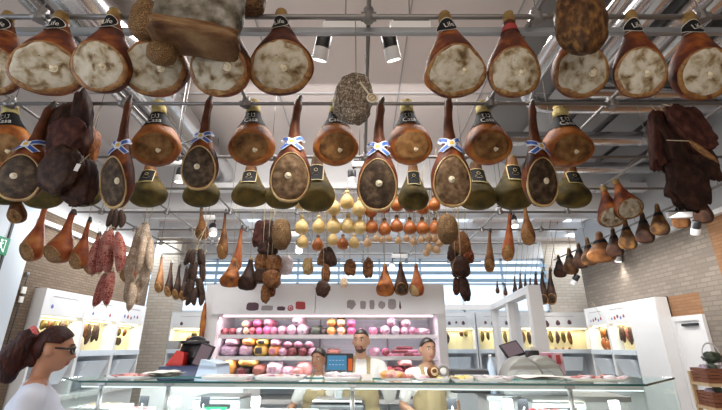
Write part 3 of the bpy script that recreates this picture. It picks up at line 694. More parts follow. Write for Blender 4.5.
fit(CHUNK, ('ham_aged', 13, 1.0, .15), 'dark hanging ham in front of the pale ham, right of the middle at the top', 'ham', 578, -12, 62, 50, 1.7, 1, 1, sy=.17, cord=.2)
fit(CHUNK, ('net_white', 14, .85, .14), 'grey mould-covered netted sausage with a wooden tag, below the middle of the front rail', 'salami', 353, 76, 127, 38, 2.45, 1, 1, sy=.2, cord=.45, tilt=.12, group=None)
tg = thing('wooden_tag', 'round pale wooden tag on a stick hanging from the grey netted sausage', 'tag', at(372, 98, 2.36), (0, 0, 0))
obj('disc', xf(lathe([(0, -.006), (.036, -.006), (.04, 0), (.036, .006), (0, .006)], 24), rotm(PI / 2, 0, 0)), M['bone'], tg)
obj('stick', tube([(-.02, 0, .03), (-.085, 0, .13)], .008), M['bone'], tg)
obj('burnt_mark', join(mv(xf(torus(.024, .003, 20, 6), rotm(PI / 2, 0, 0)), 0, -.007, 0), tube([(-.012, -.008, -.01), (.012, -.008, .012)], .003)), M['wood'], tg)
# ------------------------------------------------------------------ second row: short collared hams and long ribboned hams
Y1 = 3.08
GS = 'short black-collared hams on the second rail'
for u, v0, v1, wd, sd, rz, lbl in [
    (9, 101, 166, 43, 1, .2, 'short ham with black collar at the left edge, second rail'),
    (158, 101, 166, 46, 2, .1, 'short ham with black collar between the sideways long ham and the next long ham'),
    (253, 100, 166, 45, 3, .05, 'short ham with black collar, first to the left of the grey-brown long ham'),
    (336, 100, 166, 44, 2, .0, 'short ham with black collar partly behind the grey netted sausage'),
    (410, 100, 165, 44, 1, .0, 'short ham with black collar, between the two long hams right of the middle'),
    (488, 101, 165, 45, 3, -.05, 'short ham with black collar, second from the right on its rail'),
    (566, 105, 167, 48, 2, -.08, 'short ham with black collar at the right end of the second rail')]:
    fit(SHORT, sd, lbl, 'ham', u - (1.5 if u > 400 else 0) - (1 if u > 480 else 0), v0, v1, wd, Y1, .60, .355, (0 if u < 400 else -.06 if u < 450 else -.09), rz, GS, cord=.07)
GL = 'long ribboned hams on the second rail'
for u, v0, v1, wd, key, tl, rz, lbl in [
    (34, 103, 203, 42, (1, 'cut_dark', .1), .30, .1, 'leaning long ham with blue ribbon near the left edge'),
    (122, 97, 210, 32, (2, 'cut_dark', -.3), .09, .12, 'long ham turned sideways with its pale fat edge showing, right of the dark meat bunch'),
    (204, 96, 192, 35, (3, 'cut_dark', .0), .08, .05, 'smaller long ham with blue ribbon, third of the long hams from the left'),
    (293, 97, 204, 40, (4, 'cut_jamon', .05), .07, .05, 'long ham with grey-brown cut and blue ribbon, left of the middle'),
    (378, 99, 213, 40, (5, 'cut_dark', .0), .02, -.05, 'long ham with blue ribbon nearest the middle, beside the netted sausage'),
    (449, 96, 209, 39, (4, 'cut_jamon', .0), -.04, .0, 'long ham with blue ribbon between two short hams right of the middle'),
    (535, 101, 209, 36, (6, 'cut_dark', .0), -.08, .2, 'rightmost long ham, dark cut and ribbon turned aside')]:
    fit(LONG, key, lbl, 'ham', u, v0, v1, wd, 2.88, .98, .32, tl, rz, GL, cord=.07)
# bunch of dark cured pieces between the first two long hams
GD = 'dark smoked pieces in the left bunch'
for u, v0, v1, wd, Y, m, sd, e, tl, lbl in [
    (60, 103, 148, 20, 2.95, 'ham_skin_dark', 21, .9, .5, 'long dark smoked piece slanting left at the top of the left bunch'),
    (84, 92, 152, 18, 2.92, 'speck', 22, .8, -.05, 'upright dark smoked piece topping the left bunch'),
    (70, 120, 160, 40, 2.88, 'speck_red', 23, .7, .1, 'reddish smoked piece in the middle of the left bunch'),
    (63, 148, 196, 44, 2.84, 'ham_skin_dark', 24, .85, .1, 'broad dark round piece at the bottom of the left bunch'),
    (82, 160, 207, 34, 2.92, 'speck', 25, .8, -.1, 'dark brown piece at the lower right of the left bunch'),
    (92, 128, 165, 16, 3.05, 'ham_skin_orange', 26, .9, 0, 'orange-brown piece behind the left bunch')]:
    fit(CHUNK, (m, sd, e, .22), lbl, 'cured meat', u, v0, v1, wd, Y, 1, 1, tl, 0, GD, sy=.13)
tg = thing('price_tag', 'small white paper tag tied to the left bunch of dark meats', 'tag', at(79, 164, 2.72), (0, .2, .2))
obj('card', box(-.015, .015, -.001, .001, -.06, 0), M['paper'], tg, smooth=False)
obj('string', tube([(0, 0, 0), (.01, .05, .12)], .002), M['cord'], tg)
# speck sides on the right
GK = 'dark speck sides hanging on the right'
for u, v0, v1, wd, Y, m, sd, e, tl, lbl in [
    (657, 114, 172, 19, 2.95, 'speck_red', 31, .6, .03, 'narrow reddish speck side at the left of the right-hand bunch'),
    (671, 118, 178, 24, 2.92, 'speck', 32, .7, -.3, 'dark speck side in the middle of the right-hand bunch'),
    (687, 106, 152, 34, 2.88, 'speck_red', 33, .6, -.6, 'reddish speck side slanting across the top of the right-hand bunch'),
    (695, 130, 180, 28, 2.92, 'speck', 35, .6, -.5, 'dark speck side slanting below the reddish one in the right-hand bunch'),
    (686, 162, 210, 40, 2.9, 'speck', 34, .6, .05, 'broad dark speck side at the bottom of the right-hand bunch')]:
    fit(CHUNK, (m, sd, e, .3), lbl, 'speck', u, v0, v1, wd, Y, 1, 1, tl, 0, GK, sy=.09)
b_ = thing('hanging_cured_meat', 'pale fatty strip showing between the speck sides of the right-hand bunch', 'cured meat', at(689, 141, 2.70), (0, -.75, 0), GK)
obj('meat', mv(xf(blob(.022, .02, .12, 5, .2), Matrix.Identity(4)), 0, 0, -.12), M['fat'], b_); obj('tie', tube([(0, 0, 0), (0, .12, .1)], .004), M['cord'], b_)
# ------------------------------------------------------------------ third row: olive hams
GO = 'olive coated hams on the third rail'
for i, (u, v0, v1, wd, sd, rz, lbl) in enumerate([
    (10, 158, 204, 34, 2, .2, 'olive ham at the left edge behind the leaning long ham'),
    (46, 158, 208, 36, 3, .1, 'olive ham behind the leaning long ham and the left bunch'),
    (85, 156, 206, 36, 1, .1, 'olive ham behind the right side of the left bunch'),
    (150, 162, 207, 35, 2, .1, 'olive ham with square label under the second short ham'),
    (203, 164, 207, 36, 1, .05, 'olive ham under the smaller long ham, only its base showing'),
    (251, 163, 207, 36, 3, .05, 'olive ham with square label left of the grey-brown long ham'),
    (283, 165, 209, 34, 2, .05, 'olive ham hidden behind the grey-brown long ham'),
    (317, 154, 212, 37, 1, -.02, 'olive ham with square label right of the grey-brown long ham'),
    (413, 162, 211, 31, 3, -.02, 'olive ham with square label between the two middle long hams'),
    (476, 160, 210, 38, 1, .0, 'olive ham with square label, left one of the touching pair'),
    (512, 155, 210, 36, 2, -.02, 'olive ham with square label, right one of the touching pair'),
    (571, 164, 208, 35, 3, -.05, 'yellow-green ham with square label at the right end of the third rail')]):
    fit(OLIVE, sd, lbl, 'ham', u, v0, v1, wd, 4.02, .52, .35, 0, rz, GO, cord=.07)
# reddish legs at the far left and right of the third rail
fit(PLAIN, ('ham_brown', 0, 'cut_brown'), 'brown ham tip peeking below the olive ham at the left edge', 'ham', 16, 188, 223, 16, 4.1, .55, .31, -.2, .3)
GR = 'pale cut hams on the right rail'
fit(FRONT, (2, 0), 'small pale cut ham on the right, left one of the pair', 'ham', 607, 186, 228, 25, 4.6, .62, .36, -.2, -.2, GR, cord=.2)
fit(FRONT, (5, 0), 'small pale cut ham on the right, right one of the pair', 'ham', 622, 179, 220, 27, 4.5, .62, .36, -.35, -.2, GR, cord=.2)
# hams along the right wall
GW = 'hams hanging along the right wall'
pts = [(559, 255, 279), (569.5, 248, 276), (579, 243, 270), (588, 238, 267), (600, 232, 264), (613.5, 228, 258), (626, 219, 251), (643, 212, 245), (658, 204, 237), (679, 200, 230), (701, 192, 225)]
for i, (u, v0, v1) in enumerate(pts):
    p = atx(u, v0, 4.78)
    sk = ['ham_skin_dark', 'ham_aged', 'ham_skin_dark', 'ham_aged', 'ham_brown'][i % 5]
    nm = 'wall-side ham, %s from the far end of the line along the right wall' % ordn[i]
    if i == 0: nm = 'dark ham at the far end of the line along the right wall'
    if i == 10: nm = 'ham at the near end of the line along the right wall'
    if i == 4: nm = 'broad orange-based ham, fifth from the far end along the right wall'
    fit(PLAIN, (sk, 1, None), nm, 'ham', u, v0, v1 - 1, (v1 - v0) * (.50 if i != 4 else .8), p.y, .55, .31, -.1, -.35, GW)
# ------------------------------------------------------------------ legs and small hams behind
GLG = 'small red-banded legs hanging at the left'
for u, v0, v1, wd, tl, rz, sl, lbl in [
    (38.5, 203, 262, 21, .22, .25, 0, 'red-brown leg hanging nearest the white wall panel on the left'),
    (65, 210, 264, 26, .24, .2, 0, 'broad red-brown leg, middle of the three hanging before the brown brick wall'),
    (84, 218, 270, 17, .18, .3, 0, 'slim red-brown leg, third before the brown brick wall'),
    (96, 232, 275, 17, .1, .2, 0, 'red-brown leg half hidden behind the red salami bunch'),
    (131, 240, 283, 15, .1, .2, 0, 'dark leg between the red and the white salami bunches')]:
    o = fit(LEG, ('ham_skin_red', 0, 'fat'), lbl, 'ham', u, v0, v1, wd, 5.0 if u < 95 else 5.6, .75, .2, tl, rz, GLG)
GLB = 'thin legs hanging in a row at the back left'
for i, (u, v0, v1) in enumerate([(160.5, 255, 293), (170, 261, 297), (178, 264, 300), (185, 267, 301)]):
    fit(LEG, ('ham_skin_dark' if i else 'ham_brown', 1, 'cut_brown'), 'thin dark leg at the back left, %s of four from the white salami bunch' % ordn[i], 'ham', u, v0, v1, 8.5, 8.2, .75, .15, .05, .2, GLB)
GM = 'single legs hanging above the fridge'
for u, v0, v1, wd, Y, key, tl, lbl in [
    (202, 207, 240, 13, 6.0, ('ham_brown', 0, 'cut_brown'), -.1, 'stubby brown ham hanging left of the spotlight above the fridge'),
    (224, 210, 260, 11, 6.0, ('ham_brown', 0, 'fat'), .04, 'slim tan leg hanging right of the spotlight above the fridge'),
    (239, 226, 272, 10, 6.2, ('ham_skin_red', 1, 'fat'), .1, 'slim reddish leg above the round ham at the top left of the fridge'),
    (489, 229, 273, 10, 6.96, ('ham_brown', 1, 'cut_brown'), .02, 'thin brown leg right of the dark bunch, first of three'),
    (508, 211, 262, 12, 6.0, ('ham_skin_red', 1, 'fat'), .07, 'thin reddish leg right of the dark bunch, second of three'),
    (526, 200, 246, 14, 5.4, ('ham_brown', 0, 'fat'), -.08, 'stubby brown leg right of the dark bunch, third of three')]:
    fit(LEG, key, lbl, 'ham', u, v0, v1, wd, Y, .75, .2 if not key[1] else .15, tl, .1, GM)
GB = 'hams hanging over the top of the fridge'
for u, v0, v1, wd, key, rz, lbl in [
    (232, 258, 288, 20, ('ham_skin_orange', 0, None), .1, 'round orange-brown ham at the top left corner of the fridge'),
    (249, 258, 291, 19, ('ham_skin_dark', 0, None), .1, 'dark ham beside the orange-brown one at the top left of the fridge'),
    (385, 264, 297, 18, ('ham_skin_orange', 0, None), .0, 'brown ham over the fridge, left of the trio'),
    (401, 262, 296, 15, ('ham_skin_dark', 0, 'cut_dark'), .5, 'ham with its dark side turned to us, middle of the trio over the fridge'),
    (416, 264, 297, 15, ('ham_skin_red', 0, 'fat_pale'), -.5, 'ham with a pale lit side, right of the trio over the fridge')]:
    fit(PLAIN, key, lbl, 'ham', u, v0, v1, wd, 5.15, .55, .31, -.03 if u > 300 else .1, rz, GB)
GBR = 'thin legs hanging at the back right'
for i, (u, v0, v1, wd) in enumerate([(497, 281, 294, 4), (505, 283, 296, 4), (514.5, 276, 296, 5), (520, 273, 296, 5), (525, 274, 297, 5), (530, 278, 298, 5), (535.5, 272, 304, 8), (542, 271, 305, 10), (550, 268, 305, 10)]):
    fit(LEG, ('ham_skin_dark', 1, 'cut_dark'), 'thin leg in the row against the bright back window, %s from the left' % ordn[i], 'ham', u, v0, v1, wd, 9.4, .75, .15, 0, .2, GBR)
# ------------------------------------------------------------------ salami bunches
def bunch(specs, group, namef, cat='salami', Y=5.0, tail='', depth=.09):
    for i, (u, v0, v1, wd, tl, m) in enumerate(specs):
        fit(SALAMI, (m, (-1) ** i * .02, .05), namef(i), cat, u, v0, v1, wd * .88, Y - depth * (i % 3), .5, .1, tl, rnd.uniform(-.5, .5), group, cord=.05)
pos = lambda i, n: ordn[i]
RS = [(104, 231, 274, 14, .12, 'salami_red'), (112, 229, 275, 14, -.05, 'salami_red'), (119, 232, 273, 12, -.08, 'salami_red'), (97, 238, 276, 11, .1, 'salami_red'), (101, 273, 307, 12, .25, 'salami_red'), (111, 271, 306, 12, .1, 'salami_red')]
RN = ['red salami at the upper left of the red bunch', 'red salami in the centre of the red bunch', 'red salami at the upper right of the red bunch', 'slim red salami at the outer left of the red bunch', 'lower left salami dangling from the red bunch', 'lower right salami dangling from the red bunch']
bunch(RS, 'red salami bunch', lambda i: RN[i], Y=4.7)
for i, (u, v0, v1, w_) in enumerate([(111, 209, 228, 7), (116, 209, 231, 7), (122, 210, 229, 7)]):
    fit(SALAMI, ('salami_dark', .02, .05), 'short dark sausage above the red salami bunch, %s of three' % ordn[i], 'salami', u, v0, v1, w_, 4.7, .5, .1, (.15, 0, -.12)[i], 0, 'short dark sausages above the red bunch')
tg = thing('hanging_twine', 'twine knot tying the red salami bunch to its rail', 'twine', at(112, 228, 4.66)); obj('loop', join(tube([(0, 0, 0), (0, .34, RAIL - tg.location.z)], .004), torus(.03, .006)), M['cord'], tg)
WS = [(138, 225, 252, 11, .3, 'salami_white'), (148, 224, 258, 12, -.05, 'salami_white'), (142, 236, 275, 11, .12, 'salami_white'), (133, 246, 284, 11, .12, 'salami_white'), (146, 255, 287, 11, -.2, 'salami_white'), (153, 238, 273, 9, -.1, 'salami_white'), (129, 272, 302, 11, .1, 'salami_white'), (141, 276, 303, 11, .15, 'salami_white'), (132, 282, 311, 10, .05, 'salami_white')]
WN = ['pale salami slanting at the top left of the white bunch', 'pale salami at the top right of the white bunch', 'pale salami in the upper centre of the white bunch', 'pale salami at the middle left of the white bunch', 'pale salami curving at the middle right of the white bunch', 'slim pale salami at the outer right of the white bunch', 'pale salami at the lower left of the white bunch', 'pale salami at the lower right of the white bunch', 'lowest pale salami of the white bunch']
bunch(WS, 'white salami bunch', lambda i: WN[i], Y=5.0)
tg = thing('hanging_twine', 'pair of hooks and twine holding the white salami bunch', 'twine', at(146, 224, 4.95)); obj('loop', join(tube([(-.03, 0, 0), (-.05, .05, RAIL - tg.location.z)], .004), tube([(.03, 0, 0), (.05, .05, RAIL - tg.location.z)], .004), torus(.04, .007)), M['cord'], tg)
k = 0
for rw, (v0, v1, us) in enumerate([(249, 266, (188, 194, 200, 204)), (262, 283, (190, 196, 202)), (278, 298, (187.5, 193, 198.5, 203)), (287, 306, (190, 196, 201))]):
    for q, u in enumerate(us):
        fit(SALAMI, ('salami_dark', .02 * (-1) ** q, .05), 'nearly black sausage in the dark bunch, %s tier from top, %s from the left' % (ordn[rw], ordn[q]), 'salami', u, v0, v1, 6.5, 5.6 - .04 * (q % 2), .5, .1, (.25, .05, -.1, -.3)[q], .3 * q, 'nearly black sausages', cord=.05); k += 1
tg = thing('hanging_twine', 'cord holding the nearly black sausages', 'twine', at(196, 250, 5.6)); obj('loop', join(tube([(0, 0, -.25), (0, 0, 0), (0, .4, RAIL - tg.location.z)], .006), torus(.03, .006)), M['cord'], tg)
# leg hanging beside the fridge
fit(SALAMI, ('ham_skin_orange', .0, .05), 'long narrow orange-brown salami hanging against the left side of the fridge', 'salami', 203.5, 302, 348, 5.5, 5.5, .5, .1, .08, 0, None, cord=.35)
# ------------------------------------------------------------------ two bunches of brown cured cuts beside the cheeses
def cuts(L, group, where):
    for u, v0, v1, wd, Y, m, sd, e, tl, lbl in L:
        fit(CHUNK, (m, sd, e, .2), lbl + where, 'cured meat', u, v0, v1, wd, Y, 1, 1, tl, 0, group, sy=px(wd, u, v0, Y) * .6)
cuts([(263, 221, 248, 18, 5.2, 'speck_red', 41, .6, .2, 'reddish slab at the top left'), (272, 221, 248, 12, 5.1, 'ham_skin_dark', 42, .7, 0, 'dark piece at the top middle'),
      (269, 240, 258, 19, 5.15, 'speck', 43, .6, .1, 'dark slab second tier'), (262, 252, 272, 13, 5.15, 'ham_brown', 44, .7, .1, 'brown piece at the middle left'),
      (274, 255, 273, 16, 5.1, 'ham_brown', 45, .7, 0, 'brown piece at the middle right'), (261, 268, 284, 12, 5.12, 'ham_skin_dark', 46, .6, .1, 'dark piece at the lower left'),
      (272, 270, 288, 17, 5.08, 'ham_brown', 47, .6, -.1, 'brown slab with a pale edge at the lower right'), (266, 285, 303, 9, 5.1, 'ham_brown', 48, .7, 0, 'narrow brown piece lowest'), (272, 284, 297, 8, 5.16, 'ham_skin', 49, .7, 0, 'small red-brown piece near the bottom')],
     'brown cured cuts left of the cheeses', ', brown bunch left of the cheeses')
fit(CHUNK, ('net_coppa', 51, .9, .08), 'light brown netted coppa hanging in front of the brown bunch beside the yellow cheeses', 'coppa', 282, 219, 251, 19, 5.0, 1, 1, sy=.22, group='netted coppas')
fit(CHUNK, ('net_coppa', 52, .9, .08), 'round netted coppa at the right end of the orange cheeses', 'coppa', 447, 214, 245, 21, 4.8, 1, 1, sy=.22, group='netted coppas')
cuts([(461, 232, 256, 18, 5.2, 'ham_brown', 61, .8, -.2, 'triangular brown piece at the top'), (453, 243, 262, 11, 5.25, 'ham_skin_dark', 62, .8, .2, 'dark piece at the left'), (467, 248, 264, 12, 5.2, 'ham_skin', 63, .8, -.2, 'brown piece at the right'),
      (460, 257, 279, 19, 5.1, 'ham_skin_dark', 64, .8, 0, 'dark round piece below the middle'), (456, 278, 296, 7, 5.1, 'speck_red', 65, .8, .05, 'narrow dark piece at the bottom left'), (464, 276, 301, 11, 5.1, 'speck', 66, .8, -.15, 'bluish dark piece at the bottom right')],
     'dark cured cuts right of the cheeses', ', dark bunch right of the cheeses')
cuts([(324, 249, 266, 10, 5.2, 'ham_brown', 71, .8, .4, 'brown piece at the left'), (330, 248, 267, 12, 5.15, 'ham_skin_dark', 72, .8, -.4, 'dark piece at the right'), (326, 264, 282, 9, 5.15, 'ham_brown', 73, .8, 0, 'brown piece below'), (323, 281, 297, 14, 5.1, 'ham_skin_dark', 74, .8, 0, 'lowest dark round piece')],
     'small dark bunch over the fridge', ', small bunch above the middle of the fridge')
for u, v0, v1, wd, m, lbl in [(287, 256, 276, 12, 'm_white', 'white lit bundle of dried meat hanging just right of the brown bunch'), (308, 258, 275, 10, 'fat_pale', 'pale brown-sided cut hanging between the white bundle and the small dark bunch'), (350, 260, 276, 12, 'ham_brown', 'square brown cut hanging above the middle of the fridge'), (368, 259, 278, 10, 'ham_brown', 'slim brown cut hanging left of the trio of hams over the fridge'), (344, 278, 288, 7, 'm_tan', 'tiny tan cut hanging just above the fridge header')]:
    fit(CHUNK, (m, int(u), .8, .25), lbl, 'cured meat', u, v0, v1, wd, 5.3, 1, 1, 0, 0, 'single cuts hanging over the fridge', sy=.14)
# ------------------------------------------------------------------ cheeses on strings
GY = 'yellow pear-shaped cheeses'; GC = 'orange smoked cheeses'
def cheeses(L, m, group, where, Y):
    for i, (u, v, wd) in enumerate(L):
        h = wd * 1.32
        fit(CHEESE, m, where % ordn[i], 'cheese', u, v - h * .62, v + h * .42, wd, Y, .21, .168, 0, 0, group)
cheeses([(301, 204, 11), (334, 208, 14), (347, 202, 14), (359, 209, 14)], 'cheese_yellow', GY, 'yellow cheese in the top tier, %s from the left', 4.9)
cheeses([(302, 227, 14), (319, 226.5, 13.5), (334, 226, 15), (348, 226, 14.5), (360, 227, 14)], 'cheese_yellow', GY, 'yellow cheese in the middle tier, %s from the left', 5.0)
cheeses([(303, 242, 12), (333, 240, 11.5), (354, 243, 11)], 'cheese_yellow', GY, 'yellow cheese in the lowest tier, %s from the left', 5.3)
cheeses([(318, 245, 12), (343, 244, 11.5)], 'cheese_orange', GC, 'orange cheese hanging among the lowest yellow ones, %s of two', 5.25)
cheeses([(371, 211, 13), (384, 207, 13), (397, 205, 13), (410, 206, 13), (422, 208, 13), (434, 205, 12)], 'cheese_orange', GC, 'orange cheese in the upper tier, %s from the left', 4.95)
cheeses([(371.5, 227, 13), (384.5, 229, 13), (396.5, 226, 13), (409.5, 228, 13), (422, 228, 13), (434.5, 228, 12.5)], 'cheese_orange', GC, 'orange cheese in the lower tier, %s from the left', 5.0)
cheeses([(367.5, 243, 9), (376, 239, 7), (382, 240, 7), (389, 239, 6.5), (398, 241, 7), (406, 239, 7), (413, 242, 8), (421, 240, 7)], 'cheese_pale', 'small pale cheeses under the orange ones', 'small pale pinkish cheese under the orange cheeses, %s from the left', 5.3)
cheeses([(428, 238, 8), (434, 239, 8), (439, 243, 8), (429, 248, 8), (436, 250, 8), (426, 253, 7)], 'cheese_pale', 'pale cheese bunch', 'small pale cheese in the cluster below the round coppa, %s counting from its top left', 5.3)
# ------------------------------------------------------------------ refrigerated wall cabinet with cold cuts
FX0, FX1, FY = -2.15, 1.09, 5.6
t = thing('display_fridge', 'tall white open display fridge full of cold cuts behind the staff', 'fridge', (0, FY, 0))
def fb(n, a, m, b=0, **k): return obj(n, box(*a, b), M[m], t, smooth=False)
fb('side_panel', (FX0, FX0 + .2, -.02, .85, 0, 2.42), 'white_paint'); fb('side_panel', (FX1 - .05, FX1 + .06, -.02, .85, 0, 2.42), 'white_paint')
fb('back_panel', (FX0 + .2, FX1 - .05, .78, .85, .3, 2.0), 'louvre'); fb('roof_panel', (FX0 + .2, FX1 - .05, 0, .85, 2.02, 2.08), 'white_paint'); fb('plinth', (FX0, FX1, 0, .85, 0, .32), 'white_paint')
h1 = fb('header_panel', (FX0 + .12, -.63, -.05, .06, 2.02, 2.42), 'white_paint'); h2 = fb('header_panel', (-.62, FX1 + .04, -.05, .06, 2.02, 2.42), 'white_paint')
obj('louvre_slats', join(*[box(FX0 + .2, FX1 - .05, .765, .78, .5 + i * .035, .512 + i * .035) for i in range(43)]), M['louvre'], t, smooth=False)
ZS = [1.755, 1.478, 1.225, .95]
for z in ZS:
    s = fb('shelf', (FX0 + .2, FX1 - .05, .12, .78, z - .035, z), 'white_gloss'); fb('price_rail', (FX0 + .2, FX1 - .05, .095, .12, z - .045, z + .005), 'white_paint')
for x in (-1.62, -.62, .4): fb('upright', (x - .012, x + .012, .72, .765, .4, 2.0), 'grey_plastic')
fb('light_strip', (FX0 + .25, FX1 - .1, .06, .09, 1.99, 2.015), 'strip_pink')
for z in ZS[:2]: fb('light_strip', (FX0 + .25, FX1 - .1, .125, .14, z - .045, z - .036), 'strip_pink')
lamp('fridge_lamp', 'AREA', ((FX0 + FX1) / 2, FY + .08, 1.98), (math.radians(22), 0, 0), 11, (1, .82, .91), shape='RECTANGLE', size=3.0, size_y=.05)
for z in ZS[:2]: lamp('fridge_lamp', 'AREA', ((FX0 + FX1) / 2, FY + .16, z - .05), (math.radians(15), 0, 0), 5, (1, .82, .90), shape='RECTANGLE', size=3.0, size_y=.04)
def printed(par, u, v, w_, h_, m, shape, Yp, sd=0):       # flat printed picture on a header
    p = at(u, v, Yp); W, H = px(w_, u, v, Yp) / 2, px(h_, u, v, Yp) / 2; k = random.Random(sd); n = 18
    pts = []
    for i in range(n):
        a = 2 * PI * i / n; q = 1 + .15 * k.uniform(-1, 1)
        x, z = math.cos(a) * q, math.sin(a) * q
        if shape == 'pear': x *= .55 + .45 * (1 - (z + 1) / 2)
        if shape == 'slab': x = math.copysign(abs(x) ** .5, x); z = math.copysign(abs(z) ** .5, z)
        if shape == 'cone': x *= max(.1, .8 - .75 * (z + 1) / 2)
        pts.append(Vector((p.x + x * W, p.y - FY, p.z + z * H)))
    return obj('printed_picture', (pts, [list(range(n))]), m, par, smooth=False)
for k, (u, v, w_, h_, m, s) in enumerate([(252.5, 306.5, 12, 8, 'print_dark', 'slab'), (267, 308, 12, 5, 'print_grey', 'slab'), (281, 308.5, 8, 4, 'print_dark', 'slab'), (290.5, 308, 6, 6, 'print_red', 'round'), (300.5, 305.5, 10, 8, 'print_red', 'slab')]):
    printed(h1, u, v, w_, h_, M[m], s, FY - .052, k)
    if s == 'round': obj('printed_ring', mv(xf(torus(.02, .008, 16, 4), rotm(PI / 2, 0, 0) @ Matrix.Diagonal((1, 1, .05, 1))), *(at(u, v, FY - .054) - Vector((0, FY, 0)))), M['m_palepink'], h1)
for k, (u, v, w_, h_, m, s) in enumerate([(351, 304.5, 9, 9, 'print_grey', 'round'), (363, 305, 6, 8, 'print_grey', 'slab'), (372, 304.5, 5, 9, 'print_grey', 'slab'), (381.5, 305, 7, 8, 'print_grey', 'round'), (392, 304, 8, 10, 'print_grey', 'slab'), (400, 304.5, 4, 9, 'print_dark', 'cone')]):
    printed(h2, u, v, w_, h_, M[m], s, FY - .052, 20 + k)
# goods, one by one
def b_log(key):
    m, end = key; r = thing('cold_cut_log', '-', 'cold cut')
    obj('casing', xf(lathe([(.02, -.5), (.42, -.5), (.48, -.46), (.5, -.38), (.5, .38), (.47, .46), (.40, .5), (.02, .5)], 22), Matrix.Translation((0, .5, .5)) @ rotm(PI / 2, 0, 0)), M[m], r, auto=50)
    obj('cut_end', xf(lathe([(0, .0), (.40, .0), (.43, .006), (0, .012)], 22), Matrix.Translation((0, -.002, .5)) @ rotm(PI / 2, 0, 0)), M[end], r)
    return r
LOG = Kind(b_log)
def b_bag(key):
    m, lab = key; r = thing('vacuum_pack', '-', 'packed meat')
    obj('pack', xf(blob(.5, .5, .5, len(m), .14, 3, 20, 14, .7), Matrix.Translation((0, .5, .5))), M[m], r)
    obj('seal_edge', mv(xf(join(box(-.42, .42, -.02, .02, -.06, .06)), rotm(.2, 0, 0)), 0, .5, .98), M[m], r, smooth=False)
    if lab: obj('label', xf(blob(.26, .06, .28, 3, .02, 2, 12, 8, .4), Matrix.Translation((0, .03, .5))), M[lab], r)
    return r
BAG = Kind(b_bag)
def b_stick(m):
    r = thing('salami_stick', '-', 'salami'); obj('casing', xf(capsule((-.42, 0, 0), (.42, 0, 0), .09, .08, 12), Matrix.Translation((0, .1, .1))), M[m], r)
    obj('knot', mv(torus(.025, .012, 8, 5), .5, .1, .1), M['cord'], r); return r
STICK = Kind(b_stick)
GFR = ['cold cuts on the top fridge shelf', 'cold cuts on the middle fridge shelf', 'cold cuts on the low fridge shelf']
SH = ['top', 'middle', 'low']; cnt = {}
def good(row, kind, key, u, w_, h_, what, lift=0, d=.16, dep=.35):
    vb = [334.5, 355.5, 374.5][row]; Yp = FY + d; W, H = px(w_, u, vb, Yp), px(h_, u, vb, Yp)
    x = at(u, vb, Yp).x; cnt[row] = cnt.get(row, 0) + 1
    sc3 = (W, dep, H) if kind is not STICK else (W, W, W)
    kind.place(key, 'PLACE', 'cold cut', (x, Yp, ZS[row] + px(lift, u, vb, Yp)), (0, 0, rnd.uniform(-.12, .12)), sc3, GFR[row])['label'] = what
top = [(224, 8, 7, 'm_darkred', 'm_red'), (231.5, 7, 7, 'm_darkred', 'm_red'), (238.5, 6, 7, 'm_palepink', 'm_white'), (245.5, 7, 8, 'm_brown', 'm_tan'), (251.5, 7, 8, 'm_red', 'm_red'), (258.5, 7, 8, 'm_red', 'm_magenta'), (266, 8, 9, 'm_pink', 'm_magenta'), (273.5, 7, 8, 'm_pink', 'm_pink'), (281, 8, 9, 'm_pink', 'm_palepink'), (290.5, 10, 10, 'm_palepink', 'm_palepink'), (301, 10.5, 10.5, 'm_palepink', 'm_white'), (373, 9, 8, 'm_magenta', 'm_pink'), (386, 9.5, 9.5, 'm_palepink', 'm_palepink'), (395.5, 9, 9, 'm_palepink', 'm_white'), (404.5, 8, 8, 'm_pink', 'm_palepink'), (412.5, 8, 8, 'm_palepink', 'm_pink')]
for i, (u, w_, h_, a, b) in enumerate(top): good(0, LOG, (a, b), u, w_, h_, '%s sausage log end, %s along the bottom layer of the top fridge shelf' % ('dark red' if a in ('m_darkred', 'm_brown') else 'red' if a == 'm_red' else 'pale pink' if a == 'm_palepink' else 'pink', ordn[i]))
for i, (u, w_, h_, a, b, l) in enumerate([(244, 8, 8, 'm_pink', 'm_tan', 6.5), (256, 9, 8, 'm_red', 'm_magenta', 7.5), (266, 8, 8, 'm_pink', 'm_palepink', 8), (296, 10, 10, 'm_palepink', 'm_white', 9.5), (391.5, 9, 9, 'm_palepink', 'm_palepink', 8.5), (407, 9, 8, 'm_palepink', 'm_palepink', 7.5)]): good(0, LOG, (a, b), u, w_, h_, '%s log in the upper layer of the top fridge shelf, %s from the left' % ('pale pink' if a == 'm_palepink' else 'pink' if a == 'm_pink' else 'red', ordn[i]), l)
good(0, BAG, ('m_green', None), 315, 13, 9, 'dark green pack on the top fridge shelf beside the pale logs')
good(0, BAG, ('m_black', None), 323, 8, 7, 'black pack on the top fridge shelf beside the dark green one')
for i, (u, l) in enumerate([(331, 0), (331, 8), (341, 0), (341, 8)]): good(0, LOG, ('m_orange', 'm_tan' if i > 1 else 'm_orange'), u, 9, 8, 'orange cooked ham block on the top fridge shelf, %s %s column' % (('lower', 'upper')[i % 2], ('left', 'right')[i // 2]), l)
good(0, BAG, ('m_black', None), 341, 10, 3.5, 'black tray lying on top of the orange ham blocks', 16.2)
for i, l in enumerate((0, 7.6)): good(0, LOG, ('m_magenta', 'm_magenta'), 351, 8.5, 8, 'magenta sausage log, %s of two beside the orange ham blocks' % ('lower', 'upper')[i], l)
good(0, BAG, ('m_palepink', None), 424, 15, 7, 'long pale pack at the right end of the top fridge shelf'); good(0, BAG, ('m_lilac', None), 362, 8, 7, 'lilac pack behind the bald man on the top fridge shelf')
